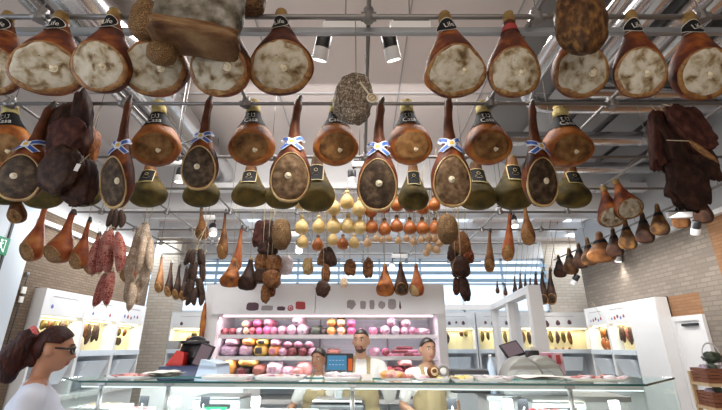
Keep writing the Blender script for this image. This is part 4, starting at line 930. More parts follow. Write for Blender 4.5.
good(1, BAG, ('m_lilac', None), 226, 17, 11, 'big lilac pack at the left end of the middle fridge shelf'); good(1, BAG, ('m_lilac', 'm_palepink'), 243, 14, 11, 'lilac pack with a pale label, second on the middle fridge shelf')
good(1, BAG, ('m_palepink', None), 229, 14, 6.5, 'pale pink pack lying on the big lilac pack', 10.5); good(1, BAG, ('m_orange', None), 245, 14, 7, 'orange pack lying on the second lilac pack', 10.5)
good(1, BAG, ('m_yellow', 'm_black'), 258, 14, 11, 'yellow pack with a black label on the middle fridge shelf'); good(1, BAG, ('m_yellow', 'm_black'), 260, 13, 6, 'yellow pack with a black label lying on the other yellow pack', 10.5)
good(1, BAG, ('m_orange', 'm_pink'), 271.5, 12, 10, 'orange pack with a pink label on the middle fridge shelf'); good(1, BAG, ('m_palepink', None), 273, 10, 7, 'pale pack lying on the orange one on the middle fridge shelf', 9.5)
for i, (u, a) in enumerate([(282, 'm_pink'), (291.5, 'm_brown'), (302.5, 'm_red'), (312, 'm_pink'), (376, 'm_pink')]): good(1, LOG, (a, 'm_darkred' if i in (1, 2) else 'm_palepink'), u, 9.5, 8.5, '%s log on the middle fridge shelf, %s after the packs' % ({'m_pink': 'pink', 'm_brown': 'brown', 'm_red': 'red'}[a], ordn[i]))
for i, u in enumerate((286, 297, 308)): good(1, LOG, ('m_palepink', 'm_pink'), u, 8, 6, 'pale pink log in the upper layer of the middle fridge shelf, %s of three' % ordn[i], 8.2)
good(1, BAG, ('m_brown', None), 333, 14, 7, 'flat brown ham piece on the middle fridge shelf above the dark-haired woman'); good(1, LOG, ('m_magenta', 'm_darkred'), 386, 8, 8, 'dark pink round log end beside the pile of salami sticks')
for i, (u, l) in enumerate([(396, 0), (406, 0), (414, 0), (400, 3.2), (410, 3.2), (405, 6.2)]): good(1, STICK, 'm_darkred' if i % 2 else 'm_pink', u, 17, 3.4, '%s salami stick in the pile on the middle fridge shelf, %s from the bottom' % ('dark' if i % 2 else 'pink', ordn[i]), l, .16 + .05 * (i % 3))
good(2, BAG, ('m_orange', 'm_yellow'), 226.5, 13, 17, 'big orange-yellow pack standing at the left of the low fridge shelf'); good(2, BAG, ('m_yellow', 'm_orange'), 246, 20, 9, 'wide yellow pack lying on the black pack of the low fridge shelf', 9)
good(2, BAG, ('m_black', 'm_darkred'), 241, 17, 9.5, 'black pack on the low fridge shelf under the yellow pack'); good(2, BAG, ('m_brown', None), 256, 13, 11, 'red-brown meat pack on the low fridge shelf'); good(2, BAG, ('m_white', 'm_palepink'), 272, 17, 13, 'big white wrapped pack in the middle of the low fridge shelf')
good(2, BAG, ('m_palepink', None), 287, 13, 9, 'pale pink pack beside the white wrapped pack'); good(2, BAG, ('m_slices', None), 301, 15, 13, 'heap of reddish sliced meat packs left of the dark-haired woman'); good(2, BAG, ('m_slices', None), 297, 12, 8, 'small sliced meat pack in front of the reddish heap', 0, .13, .2)
for i, (u, a) in enumerate([(388, 'm_red'), (399, 'm_darkred'), (411, 'm_red')]): good(2, BAG, (a, None), u, 13, 9, '%s meat pack low in the fridge between the two men, %s from the left' % ('dark red' if a == 'm_darkred' else 'red', ordn[i]))
good(2, BAG, ('m_slices', None), 407, 14, 7, 'pinkish pack lying on the red packs between the two men', 9)
# ------------------------------------------------------------------ white wall units: header with printed pictures, lit niche, ledge, open bin
def unit(label, loc, rz, W, H=2.4, items=(), pics=0, group='white wall display units', where='', cool=0):
    t = thing('wall_display_unit', label, 'display unit', loc, (0, 0, rz), group)
    def b(n, a, m): return obj(n, box(*a), M[m], t, smooth=False)
    b('side_panel', (0, .035, 0, .6, 0, H), 'white_paint'); b('side_panel', (W - .035, W, 0, .6, 0, H), 'white_paint'); b('back_panel', (.035, W - .035, .56, .6, 0, H), 'white_paint')
    hd = b('header_panel', (.035, W - .035, .02, .1, H - .36, H), 'white_paint'); b('top_panel', (0.035, W - .035, .1, .56, H - .03, H), 'white_paint')
    b('niche_back', (.035, W - .035, .24, .26, 1.55, H - .36), 'niche_back'); b('niche_ceiling', (.035, W - .035, .1, .26, H - .37, H - .35), 'white_paint')
    b('ledge', (.035, W - .035, -.03, .56, 1.46, 1.55), 'white_blue'); b('lower_back', (.035, W - .035, .4, .42, .9, 1.46), 'white_blue'); b('counter_top', (.035, W - .035, -.1, .56, .86, .92), 'white_gloss'); b('cupboard_front', (.035, W - .035, .0, .02, 0, .86), 'white_paint')
    bn = obj('bin', xf(prism([(-.02, 0), (.3, .0), (.42, .3), (-.02, .3)], -W * .3, W * .3), Matrix.Translation((W / 2, .35, 1.08)) @ rotm(0, 0, -PI / 2) @ rotm(PI / 2, 0, 0)), M['white_blue'], t, smooth=False)
    b('light_strip', (.06, W - .06, .10, .12, H - .385, H - .37), 'strip_warm')
    R = Matrix.Translation(loc) @ Matrix.Rotation(rz, 4, 'Z')
    lamp('niche_lamp', 'AREA', R @ Vector((W / 2, .09, H - .4)), (math.radians(14), 0, rz), 3.2 * W / .8, (1, .90, .66), shape='RECTANGLE', size=W * .85, size_y=.05)
    k = random.Random(int(W * 1000) + pics)
    for i in range(pics):
        x = W * (.22 + .5 * i / max(pics - 1, 1)); z = H - .25 + k.uniform(-.02, .02); n = 14; r_ = k.uniform(.022, .036) * W / .9
        pts = [Vector((x + r_ * math.cos(2 * PI * q / n) * (1 - .3 * math.sin(2 * PI * q / n)), .018, z + r_ * 1.2 * math.sin(2 * PI * q / n))) for q in range(n)]
        obj('printed_picture', (pts, [list(range(n))]), M[('print_blue', 'print_red', 'print_dark')[i % 3] if not cool else 'print_dark'], hd, smooth=False)
    obj('printed_line', join(*[box(W * .2 + q * .022, W * .2 + q * .022 + .012, .017, .0185, H - .105, H - .09) for q in range(int(W * .6 / .022))]), M['print_grey'], hd, smooth=False)
    rod = obj('hanging_rod', tube([(.035, .16, H - .42), (W - .035, .16, H - .42)], .008, 8), M['steel'], t)
    for i, (x, dz, ln, wd, m) in enumerate(items):
        q = R @ Vector((x * W, .15 - .03 * (i % 2), H - .425 - dz))
        SALAMI.place((m, .02 * (-1) ** i, .05), 'small %s in the %s, %s from its left end' % ({'ham_skin_olive': 'olive sausage', 'ham_brown': 'brown sausage', 'salami_dark': 'dark sausage', 'cheese_orange': 'orange piece', 'salami_red': 'red sausage', 'm_tan': 'tan piece'}[m], where, ordn[i]), 'sausage', q, (0, .06 * (-1) ** i, i), (wd / .1, wd / .1, ln / .5), 'sausages hanging in the lit wall niches')
    return t
LU = -4.5
ol, br_, dk, orr = 'ham_skin_olive', 'ham_brown', 'salami_dark', 'cheese_orange'
unit('white display unit on the left wall nearest us, behind the ponytailed woman', (LU, 5.75, 0), PI / 2, .95, 2.4, [(.3, 0, .14, .09, ol), (.42, 0, .16, .09, br_), (.54, 0, .22, .09, ol), (.66, 0, .18, .1, dk), (.8, 0, .15, .08, ol)], 1, where='nearest left wall unit')
unit('white display unit in the middle of the three on the left wall', (LU, 6.7, 0), PI / 2, .95, 2.4, [(.12, .03, .4, .1, ol), (.26, .0, .25, .08, br_), (.4, 0, .34, .1, dk), (.52, 0, .3, .08, dk), (.66, 0, .28, .08, dk), (.2, .2, .22, .1, 'm_tan')], 2, where='middle left wall unit')
unit('white display unit on the left wall farthest from us', (LU, 7.65, 0), PI / 2, .9, 2.4, [(.1, .04, .14, .07, ol), (.24, .04, .14, .07, ol), (.38, .04, .14, .07, ol), (.52, .04, .14, .07, br_), (.16, .2, .14, .07, br_), (.3, .2, .14, .07, ol), (.44, .2, .15, .07, dk)], 5, where='farthest left wall unit')
RU = 4.98
# lower RZ = -90: the unit faces the room from the right wall
unit('white display unit on the right wall, farther bay with orange pieces', (RU, 9.12, 0), -PI / 2, .76, 2.4, [(.35, 0, .22, .09, br_), (.5, .0, .2, .09, orr), (.66, 0, .3, .09, dk), (.8, 0, .22, .1, orr), (.4, .18, .26, .14, orr), (.7, .24, .2, .14, orr), (.55, .25, .18, .13, 'm_tan')], 5, where='farther right wall unit')
unit('white display unit on the right wall, nearer bay with dark sausages', (RU, 8.36, 0), -PI / 2, .76, 2.4, [(.2, 0, .26, .08, dk), (.34, 0, .3, .08, dk), (.48, 0, .3, .08, 'salami_red'), (.64, 0, .34, .08, dk), (.8, 0, .3, .08, dk)], 5, where='nearer right wall unit')
t = thing('storage_cabinet', 'plain white tall cabinet with blank front beside the right wall units', 'cabinet', (RU, 7.6, 0), (0, 0, -PI / 2))
obj('carcass', box(0, .75, .0, .2, 0, 2.4), M['white_paint'], t, smooth=False); obj('door', box(.01, .74, -.02, 0, .1, 2.39), M['white_paint'], t, smooth=False); obj('plinth', box(.02, .73, -.005, 0, 0, .09), M['grey_paint'], t, smooth=False)
BY = 10.0
struct('pillar_left', box(-5.3, -4.64, BY + .02, YB, 0, 4.35), M['brick_back'])
unit('white display unit on the back wall left of the fridge', (-4.62, BY, 0), 0, 1.2, 2.4, [(.45, .02, .14, .14, ol), (.72, .02, .14, .14, ol), (.4, .12, .16, .2, orr), (.56, .13, .16, .18, orr), (.72, .12, .16, .2, orr)], 1, where='back unit left of the fridge', cool=1)
unit('white display unit on the back wall right beside the fridge', (1.75, BY, 0), 0, 1.02, 2.4, [(.3, 0, .34, .16, dk), (.68, 0, .14, .1, br_), (.8, 0, .14, .1, ol)], 4, where='back unit next to the fridge', cool=1)
unit('white display unit on the back wall seen through the white frame', (2.8, BY, 0), 0, 1.02, 2.4, [(.15, 0, .26, .09, ol), (.28, 0, .22, .08, ol), (.7, 0, .28, .09, ol), (.85, 0, .26, .08, br_)], 4, where='back unit behind the white frame', cool=1)
unit('white display unit on the back wall between the white posts and the brick corner', (3.84, BY, 0), 0, 1.7, 2.4, [(.06, 0, .3, .1, br_), (.14, 0, .32, .1, dk), (.46, 0, .28, .1, ol), (.54, 0, .3, .1, dk), (.64, 0, .28, .1, ol), (.72, 0, .32, .1, br_), (.5, .38, .1, .06, orr), (.6, .38, .1, .06, orr), (.7, .38, .1, .06, orr)], 4, where='back unit near the brick corner', cool=1)
# white frame of the glass booth
t = thing('glass_booth', 'white post and beam frame of a glazed booth standing behind the counter on the right', 'booth', (0, 0, 0))
for x, y, w_ in ((2.72, 6.35, .2), (2.93, 7.9, .2), (3.08, 9.4, .16)): obj('post', box(x - w_ / 2, x + w_ / 2, y - .06, y + .06, 0, 2.4), M['white_paint'], t, smooth=False)
obj('beam', prism([(2.62, 6.3), (2.82, 6.3), (3.16, 9.46), (3.0, 9.46)], 2.4, 2.52), M['white_paint'], t, smooth=False); obj('beam', box(1.7, 3.16, 9.34, 9.46, 2.4, 2.52), M['white_paint'], t, smooth=False)
obj('pane', prism([(2.715, 6.42), (2.725, 6.42), (2.935, 7.83), (2.925, 7.83)], .02, 2.4), M['glass_clear'], t, smooth=False); obj('pane', prism([(2.94, 7.98), (2.95, 7.98), (3.085, 9.34), (3.075, 9.34)], .02, 2.4), M['glass_clear'], t, smooth=False)
obj('pane', box(1.75, 3.0, 9.395, 9.405, .02, 2.4), M['glass_clear'], t, smooth=False)
# ------------------------------------------------------------------ glass counter
A, B_, Lw, Rw = Vector((-2.12, 3.25)), Vector((1.93, 2.94)), Vector((-2.52, 3.64)), Vector((2.60, 3.58))
tn = (B_ - A).normalized(); nn = Vector((-tn.y, tn.x)); GZ = 1.35
def off(p, d): return p + nn * d
front = [Lw, A, B_, Rw]
def inset(d): return [Lw + Vector((.8, .6)) * d, A + Vector((.35, .94)) * d, B_ + Vector((-.3, .95)) * d, Rw + Vector((-.6, .8)) * d]
t = thing('deli_counter', 'long glass-topped deli counter across the picture with angled ends', 'counter', (0, 0, 0))
P2 = lambda L: [(p.x, p.y) for p in L]
back = [off(B_, .75) + tn * .32, off(A, .75) - tn * .1]
obj('base', prism(P2(inset(.03)) + P2([off(B_, .72) + tn * .3, off(A, .72) - tn * .08]), 0, .86), M['white_paint'], t, smooth=False)
obj('deck', prism(P2(inset(.05)) + P2([off(B_, .70) + tn * .3, off(A, .70) - tn * .06]), .86, 1.0), M['white_gloss'], t, smooth=False)
tl_ = [Lw, A, B_, Rw, Rw + Vector((-.28, .35)), off(B_, .46) + tn * .1, off(A, .46) - tn * .05, Lw + Vector((.2, .25))]
obj('glass_top', prism(P2(tl_), GZ, GZ + .012), M['glass'], t, smooth=False)
e = inset(-.004); e2 = inset(.004)
obj('glass_edge', prism(P2(e) + P2(e2)[::-1], GZ - .001, GZ + .013), M['glass_edge'], t, smooth=False)
q = tl_[4:]; q2 = [q[0] + Vector((.0, -.008)), off(B_, .452) + tn * .1, off(A, .452) - tn * .05, q[3] + Vector((0.004, -.008))]
obj('glass_edge', prism(P2(q) + P2(q2)[::-1], GZ - .001, GZ + .013), M['glass_edge'], t, smooth=False)
for a, b in ((Lw, A), (A, off(A, 0) + tn * 1.3), (A + tn * 1.31, A + tn * 2.6), (A + tn * 2.61, B_), (B_, Rw)):
    d = (b - a).normalized(); m_ = Vector((-d.y, d.x)); a = a + m_ * .02; b = b + m_ * .02
    obj('front_glass', prism(P2([a, b, b + m_ * .008, a + m_ * .008]), 1.0, GZ - .012), M['glass'], t, smooth=False)
a, b = Rw, Rw + Vector((-.28, .35)); obj('end_glass', prism(P2([a, b, b + Vector((-.006, -.006)), a + Vector((-.006, -.006))]), 1.0, GZ - .004), M['glass'], t, smooth=False)
a, b = Lw, Lw + Vector((.2, .25)); obj('end_glass', prism(P2([a, b, b + Vector((.006, -.006)), a + Vector((.006, -.006))]), 1.0, GZ - .004), M['glass'], t, smooth=False)
obj('top_rail', prism(P2([A + nn * .03, B_ + nn * .03, B_ + nn * .075, A + nn * .075]), GZ - .028, GZ - .004), M['white_gloss'], t, smooth=False)
obj('light_strip', prism(P2([A + nn * .035, B_ + nn * .035, B_ + nn * .06, A + nn * .06]), GZ - .036, GZ - .0285), M['strip_cool'], t, smooth=False)
mid = (A + B_) / 2 + nn * .1
lamp('counter_lamp', 'AREA', (mid.x, mid.y, GZ - .06), (math.radians(25), 0, math.atan2(tn.y, tn.x)), 40, (.92, 1, 1), shape='RECTANGLE', size=3.8, size_y=.05)
for u in (84, 158, 352, 565):
    s = (u - 60) / 580; p = A + (B_ - A) * max(.02, ((at(u, 380, 3).x / 3 * 3.05) - A.x) / (B_.x - A.x)) + nn * .035
    obj('post', mv(tube([(0, 0, 1.0), (0, 0, GZ)], .016, 12), p.x, p.y), M['steel'], t); obj('post_bracket', mv(join(box(-.03, .03, -.02, .02, -.02, 0), tube([(0, -.02, -.035), (0, .02, -.035)], .012, 10)), p.x, p.y, GZ - .0), M['steel'], t, auto=40)
def on_top(u, d=.2):                     # point on the glass top above the counter line
    r_ = ray(u, 375); k = r_.x / r_.y    # X = k Y ; on line A + d nn + s tn
    s = ((A.y + nn.y * d) * k - A.x - nn.x * d) / (tn.x - tn.y * k)
    p = A + nn * d + tn * s; return Vector((p.x, p.y, GZ + .013))
yaw = math.atan2(tn.y, tn.x)
def pxw(n, p): return n / F * (p.y * CT + (p.z - CAMZ) * ST)
def tray(name, u0, u1, d, dw, h, m, label, cat, loose=None, lm=None, lh=.03, group=None):
    p0, p1 = on_top(u0, d), on_top(u1, d); c = (p0 + p1) / 2; W = (p1 - p0).length
    t = thing(name, label, cat, c, (0, 0, yaw), group)
    obj('dish', xf(rings([[(x * f, y * f, z) for x, y in [(math.copysign(abs(math.cos(a)) ** .35, math.cos(a)) * W / 2, math.copysign(abs(math.sin(a)) ** .35, math.sin(a)) * dw / 2) for a in [2 * PI * i / 28 for i in range(28)]]] for f, z in ((.86, 0), (.94, .004), (1, h), (.97, h), (.9, .010), (.3, .008))]), Matrix.Identity(4)), M[m], t)
    k = random.Random(int(u0))
    if loose:
        n = loose
        for i in range(n):
            x = W * .42 * k.uniform(-1, 1); y = dw * .36 * k.uniform(-1, 1); r_ = k.uniform(.6, 1)
            o = obj('slice', mv(xf(blob(.055 * r_, .045 * r_, lh * r_ * .6, i, .3, 3, 12, 8), rotm(k.uniform(-.3, .3), k.uniform(-.3, .3), k.uniform(0, 6))), x, y, .012 + lh * .45 * k.uniform(.6, 1.4)), M[lm if isinstance(lm, str) else lm[i % len(lm)]], t)
    return t
tray('serving_tray', 112, 150, .22, .22, .025, 'porcelain', 'tray of red sliced meat on the glass counter near the ponytailed woman', 'tray', 12, ('m_slices', 'm_red'), .02)
tray('serving_tray', 205, 252, .2, .24, .03, 'porcelain', 'long white tray with pale slices left on the glass counter', 'tray', 8, ('m_tan', 'm_white', 'm_palepink'), .018)
tray('serving_tray', 257, 306, .2, .24, .03, 'porcelain', 'long white tray with pinkish slices beside the first long tray', 'tray', 10, ('m_palepink', 'm_slices', 'm_white'), .022)
tray('serving_tray', 325, 361, .16, .2, .03, 'porcelain', 'white dish heaped with white cheese balls in front of the weighing scale', 'tray', 14, 'm_white', .04)
tray('serving_tray', 383, 413, .22, .22, .02, 'porcelain', 'tray heaped with pink sliced ham by the bald man hand', 'tray', 18, ('m_slices', 'm_orange', 'm_slices'), .05)
tray('serving_tray', 415, 449, .2, .2, .022, 'porcelain', 'tray in front of the man in the middle right carrying the orange ham piece', 'tray', 6, ('m_yellow', 'm_tan', 'm_palepink'), .02)
tray('serving_tray', 451, 472, .18, .2, .02, 'porcelain', 'small tray of yellowish slices right of the man tray', 'tray', 6, ('m_tan', 'm_yellow'), .018)
tray('serving_tray', 475, 508, .2, .24, .03, 'porcelain', 'white tray with white slices left of the silver slicers', 'tray', 8, 'm_white', .02)
tray('serving_tray', 566, 622, .3, .26, .022, 'porcelain', 'tray of red and white sliced meat at the right end of the counter', 'tray', 18, ('m_slices', 'm_red', 'm_white'), .018)
def papers(u0, u1, d, label, n, m='paper'):
    p0, p1 = on_top(u0, d), on_top(u1, d); c = (p0 + p1) / 2; W = (p1 - p0).length; t = thing('paper_stack', label, 'paper', c, (0, 0, yaw)); k = random.Random(int(u1))
    for i in range(n):
        V = [(x, y, .006 * (i + 1) + .022 * (1 + noise.noise(Vector((x * 9, y * 9, i * 5)))) * (.4 + .12 * i)) for y in [(-.13 + .26 * b / 6) for b in range(7)] for x in [W * (-.5 + a / 12) for a in range(13)]]
        o = obj('sheet', xf((V, [[b * 13 + a, b * 13 + a + 1, b * 13 + a + 14, b * 13 + a + 13] for b in range(6) for a in range(12)]), rotm(0, 0, k.uniform(-.2, .2)) @ Matrix.Diagonal((k.uniform(.75, 1), 1, 1, 1))), M[m], t)
papers(150, 179, .28, 'fan of white wrapping papers beside the red slicer', 5); papers(516, 563, .24, 'crumpled white wrapping papers in front of the silver slicers', 3)
p = on_top(433, .2); t = thing('ham_piece', 'round orange piece of ham on the tray before the right-hand man', 'ham', p + Vector((0, 0, .022)), (0, 0, .2)); obj('meat', mv(blob(.042, .042, .04, 3, .12, 3, 22, 14, .8), 0, 0, .038), M['ham_brown'], t); obj('cut_face', mv(xf(lathe([(0, .0), (.028, .0), (.03, -.004), (0, -.005)], 20), rotm(PI / 2 - .2, 0, 0)), 0, -.041, .042), M['m_tan'], t)
p = on_top(443.5, .2); t = thing('steel_ring', 'grey ring-shaped handle standing beside the orange ham piece', 'ring', p + Vector((0, 0, .022)), (0, 0, yaw)); obj('ring', mv(xf(torus(.034, .010, 24, 8), rotm(PI / 2, 0, 0)), 0, 0, .046), M['grey_plastic'], t); obj('foot', box(-.03, .03, -.03, .03, 0, .008), M['steel'], t, smooth=False)
p = on_top(367, .1); t = thing('price_card', 'white price card standing on the counter beside the scale', 'card', p, (.0, 0, yaw + .1)); obj('card', xf(box(-.04, .04, -.002, .002, 0, .05), rotm(-.35, 0, 0)), M['paper'], t, smooth=False); obj('stand', box(-.03, .03, -.01, .03, 0, .006), M['steel'], t, smooth=False)
# goods and kit inside, on the deck
def deck(u, d, z=1.0):
    p = on_top(u, d); return Vector((p.x, p.y, z))
for i, (u, d, w_, dw, h, lm, lb) in enumerate([(108, .2, .34, .3, .09, ('m_tan', 'm_white'), 'white tub with tan pieces inside the glass at the left end'), (133, .15, .3, .3, .07, ('m_red', 'm_white'), 'white tub with red pieces inside the glass, second from the left'), (218, .22, .42, .3, .05, ('m_white',), 'flat white tray inside the glass under the long tray'), (282, .22, .55, .3, .06, ('m_white', 'm_palepink'), 'wide white tray inside the glass below the pink slices'), (405, .2, .55, .3, .05, ('m_palepink', 'm_white'), 'flat pale tray inside the glass before the two men'), (470, .2, .35, .3, .06, ('m_tan',), 'white tray inside the glass below the small yellow tray'), (545, .2, .34, .3, .08, ('m_red', 'm_tan'), 'white tub inside the glass under the crumpled papers'), (592, .15, .3, .3, .08, ('m_tan', 'm_yellow'), 'white tub inside the glass near the right end')]):
    p = deck(u, d); t = thing('food_tub', lb, 'tub', p, (0, 0, yaw), 'tubs inside the glass counter')
    obj('tub', rings([[(x * f, y * f, z) for x, y in ((-w_ / 2, -dw / 2), (w_ / 2, -dw / 2), (w_ / 2, dw / 2), (-w_ / 2, dw / 2))] for f, z in ((.9, 0), (1, h + .08), (.95, h + .08), (.88, .02))]), M['porcelain'], t, smooth=False)
    for j in range(6): obj('piece', mv(blob(.07, .06, .03, j + i, .3, 3, 12, 8), w_ * .13 * (j - 2.5), .08 * (-1) ** j, h + .06), M[lm[j % len(lm)]], t)
for i, (u, d) in enumerate([(147, .1), (178, .12), (207, .1), (257, .12), (450, .12), (505, .1), (520, .12), (610, .1)]):
    p = deck(u, d); t = thing('price_sign', 'small %s price sign on a stick inside the glass, %s from the left' % ('black' if i % 2 == 0 else 'white', ordn[i]), 'price sign', p, (0, 0, yaw), 'price signs inside the glass counter')
    obj('stick', tube([(0, 0, 0), (0, 0, .2)], .004), M['steel'], t); obj('card', xf(box(-.035, .035, -.002, .002, .18, .25), rotm(-.1, 0, .0)), M['black_plastic' if i % 2 == 0 else 'paper'], t, smooth=False)
    obj('foot', lathe([(0, 0), (.025, 0), (.025, .006), (0, .008)], 14), M['steel'], t)
# weighing scale: base on the deck, pole, display head above the glass
p = deck(339, .57); t = thing('weighing_scale', 'black weighing scale with a lit blue display on a pole, mid counter', 'scale', p, (0, 0, yaw * .4))
obj('body', box(-.22, .22, -.17, .17, 0, .17, .02), M['black_plastic'], t, auto=40); obj('weighing_plate', box(-.2, .2, -.15, .15, .18, .195, .004), M['steel'], t, auto=40); obj('key_sheet', box(-.18, -.06, -.175, -.168, .05, .13), M['paper'], t, smooth=False); obj('pole', box(-.025, .025, .0, .05, .17, .46), M['grey_plastic'], t, smooth=False)
hd = obj('display_head', xf(box(-.122, .122, -.04, .04, .395, .548, .01), rotm(-.03, 0, 0)), M['black_plastic'], t, auto=40)
obj('screen', xf(box(-.10, .065, -.044, -.039, .415, .53), rotm(-.03, 0, 0)), M['screen_blue'], hd, smooth=False); obj('side_light', xf(box(.08, .115, -.044, -.039, .41, .505), rotm(-.03, 0, 0)), M['screen_orange'], hd, smooth=False); [obj('readout_line', xf(join(*[box(-.085 + i * .028, -.068 + i * .028, -.046, -.044, z_, z_ + .004) for i in range(5)]), rotm(-.03, 0, 0)), M['paper_blue'], hd, smooth=False) for z_ in (.455, .49)]
for u, lb in ((226, 'grey weighing machine with a green screen inside the glass on the left'), (548, 'grey weighing machine with an orange screen inside the glass on the right')):
    p = deck(u, .5); t = thing('weighing_scale', lb, 'scale', p, (0, 0, yaw)); obj('body', box(-.2, .2, -.15, .15, 0, .2, .015), M['grey_plastic'], t, auto=40); obj('weighing_plate', box(-.19, .19, -.14, .14, .205, .22), M['steel'], t, smooth=False); obj('screen', box(-.12, .12, -.155, -.149, .08, .17), M['black_plastic'], t, smooth=False); obj('readout', box(-.1, .1, -.157, -.155, .10, .15), M['green_sign' if u < 300 else 'screen_orange'], t, smooth=False)
# back worktop behind the glass case carries the machines
t = thing('work_counter', 'steel work counter behind the glass case at the left', 'counter', (0, 0, 0)); obj('top', prism(P2([off(A, .8), off(A, .8) + tn * 1.0, off(A, 1.35) + tn * 1.0, off(A, 1.35)]), 1.26, 1.3), M['steel'], t, smooth=False); obj('cabinet', prism(P2([off(A, .82), off(A, .82) + tn * .98, off(A, 1.33) + tn * .98, off(A, 1.33)]), 0, 1.26), M['white_paint'], t, smooth=False)
t = thing('work_counter', 'steel work counter behind the glass case at the right under the slicers', 'counter', (0, 0, 0)); obj('top', prism(P2([off(B_, .8) - tn * .9, off(B_, .8) + tn * .3, off(B_, 1.35) + tn * .3, off(B_, 1.35) - tn * .9]), 1.16, 1.2), M['steel'], t, smooth=False); obj('cabinet', prism(P2([off(B_, .82) - tn * .88, off(B_, .82) + tn * .28, off(B_, 1.33) + tn * .28, off(B_, 1.33) - tn * .88]), 0, 1.16), M['white_paint'], t, smooth=False)
def wp(u, d): 
    p = on_top(u, d); return Vector((p.x, p.y, 1.3 if u < 300 else 1.2))
# red slicer
p = wp(184, 1.0); t = thing('meat_slicer', 'red meat slicer with dark blue base on the left work counter', 'slicer', p, (0, 0, .1))
obj('base', box(-.2, .26, -.16, .16, 0, .13, .015), M['dark_blue'], t, auto=40); obj('red_housing', xf(prism([(-.16, .13), (.0, .13), (.0, .25), (-.07, .27)], -.1, .1), rotm(PI / 2, 0, 0)), M['red_paint'], t, smooth=False)
obj('blade_guard', mv(xf(lathe([(0, -.02), (.14, -.02), (.15, 0), (.14, .02), (0, .02)], 28), rotm(PI / 2, 0, 0)), .06, .06, .26), M['black_plastic'], t); obj('carriage_arm', box(-.12, .2, -.04, .04, .33, .36, .01), M['black_plastic'], t, auto=40); obj('screen_box', box(-.18, -.06, -.1, -.02, .28, .36, .008), M['grey_plastic'], t, auto=40); obj('knob', mv(blob(.025, .025, .025, 1, 0), -.14, -.17, .06), M['steel'], t)
p = wp(201, .92); t = thing('till_monitor', 'dark till monitor tilted back, beside the red slicer', 'monitor', p, (0, 0, -.35)); obj('stand', tube([(0, 0, 0), (0, .03, .16)], .02), M['black_plastic'], t); obj('foot', box(-.08, .08, -.06, .08, 0, .015), M['black_plastic'], t, smooth=False)
hd = obj('case', mv(xf(box(-.085, .085, -.012, .012, -.11, .11, .006), rotm(-.25, .25, 0)), 0, 0, .22), M['black_plastic'], t, auto=40); obj('screen', mv(xf(box(-.07, .07, -.015, -.011, -.095, .095), rotm(-.25, .25, 0)), 0, 0, .22), M['screen_grey'], hd, smooth=False)
p = wp(213, .9); t = thing('paper_towel_box', 'pale blue box of paper beside the till monitor', 'box', p, (0, 0, -.3)); obj('box', xf(prism([(-.13, 0), (.13, 0), (.09, .16), (-.08, .19)], -.1, .1), rotm(PI / 2, 0, 0)), M['paper_blue'], t, smooth=False); obj('flap', xf(box(-.085, .085, -.1, .1, .165, .17), rotm(0, .15, 0)), M['paper'], t, smooth=False)
# silver slicers and tablet on the right
for u, d, s, lb in ((521, .95, 1.3, 'silver rounded slicer cover behind the papers, left of the two'), (541, 1.0, 1.33, 'silver rounded slicer cover behind the papers, right of the two')):
    p = wp(u, d); t = thing('meat_slicer', lb, 'slicer', p, (0, 0, yaw)); obj('cover', xf(rings([[(x * f, y, z * f + .06) for x, z in [(.19 * math.cos(a), .20 * s * math.sin(a)) for a in [PI * i / 24 for i in range(25)]]] for f, y in ((.9, -.12), (1, -.09), (1, .09), (.9, .12))]), Matrix.Identity(4)), M['satin_grey'], t, auto=50); obj('base', box(-.2, .2, -.14, .14, 0, .06, .01), M['grey_plastic'], t, auto=40); obj('dial', mv(xf(torus(.10, .006, 28, 6), rotm(PI / 2, 0, 0)), 0, -.125, .11), M['grey_plastic'], t)
p = wp(517, 1.15); t = thing('tablet_till', 'dark tablet till tilted up behind the silver slicer covers', 'till', p, (0, 0, .2)); obj('stand', box(-.03, .03, -.02, .02, 0, .3), M['black_plastic'], t, smooth=False); hd = obj('case', mv(xf(box(-.10, .10, -.08, .08, -.012, .012, .006), rotm(.95, -.25, 0)), -.02, 0, .375), M['black_plastic'], t, auto=40); obj('screen', mv(xf(box(-.085, .085, -.065, .065, .0115, .014), rotm(.95, -.25, 0)), -.02, 0, .375), M['screen_grey'], hd, smooth=False)
p = wp(535, 1.2); t = thing('receipt_printer', 'black receipt printer beside the tablet till', 'printer', p, (0, 0, 0)); obj('body', box(-.05, .05, -.06, .06, 0, .37, .012), M['black_plastic'], t, auto=40); obj('paper_slip', box(-.03, .03, -.04, -.036, .37, .40), M['paper'], t, smooth=False)
p = wp(553, 1.15); t = thing('leaflet_box', 'white and pink leaflet box standing on the right work counter', 'box', p, (0, 0, yaw)); obj('box', box(-.10, .10, -.06, .06, 0, .35, .01), M['m_palepink'], t, auto=40); obj('print', join(box(-.04, -.01, -.064, -.06, .27, .33), box(.03, .07, -.064, -.06, .25, .33)), M['print_red'], t, smooth=False)
p = wp(492, 1.0); t = thing('bottle', 'pale blue bottle standing left of the tablet till', 'bottle', p, group=None); obj('body', lathe([(0, 0), (.035, 0), (.036, .2), (.03, .26), (.012, .29), (.012, .31), (0, .31)], 18), M['paper_blue'], t); obj('cap', mv(lathe([(.014, 0), (.014, .03), (0, .03)], 14), 0, 0, .305), M['white_paint'], t)
p = wp(470, 1.1); t = thing('card_terminal', 'flat black keypad machine behind the white tray right of the man', 'machine', p, (0, 0, yaw)); obj('body', box(-.2, .2, -.12, .12, 0, .20, .02), M['black_plastic'], t, auto=40); obj('panel', box(-.16, .16, -.124, -.119, .08, .16), M['grey_plastic'], t, smooth=False)
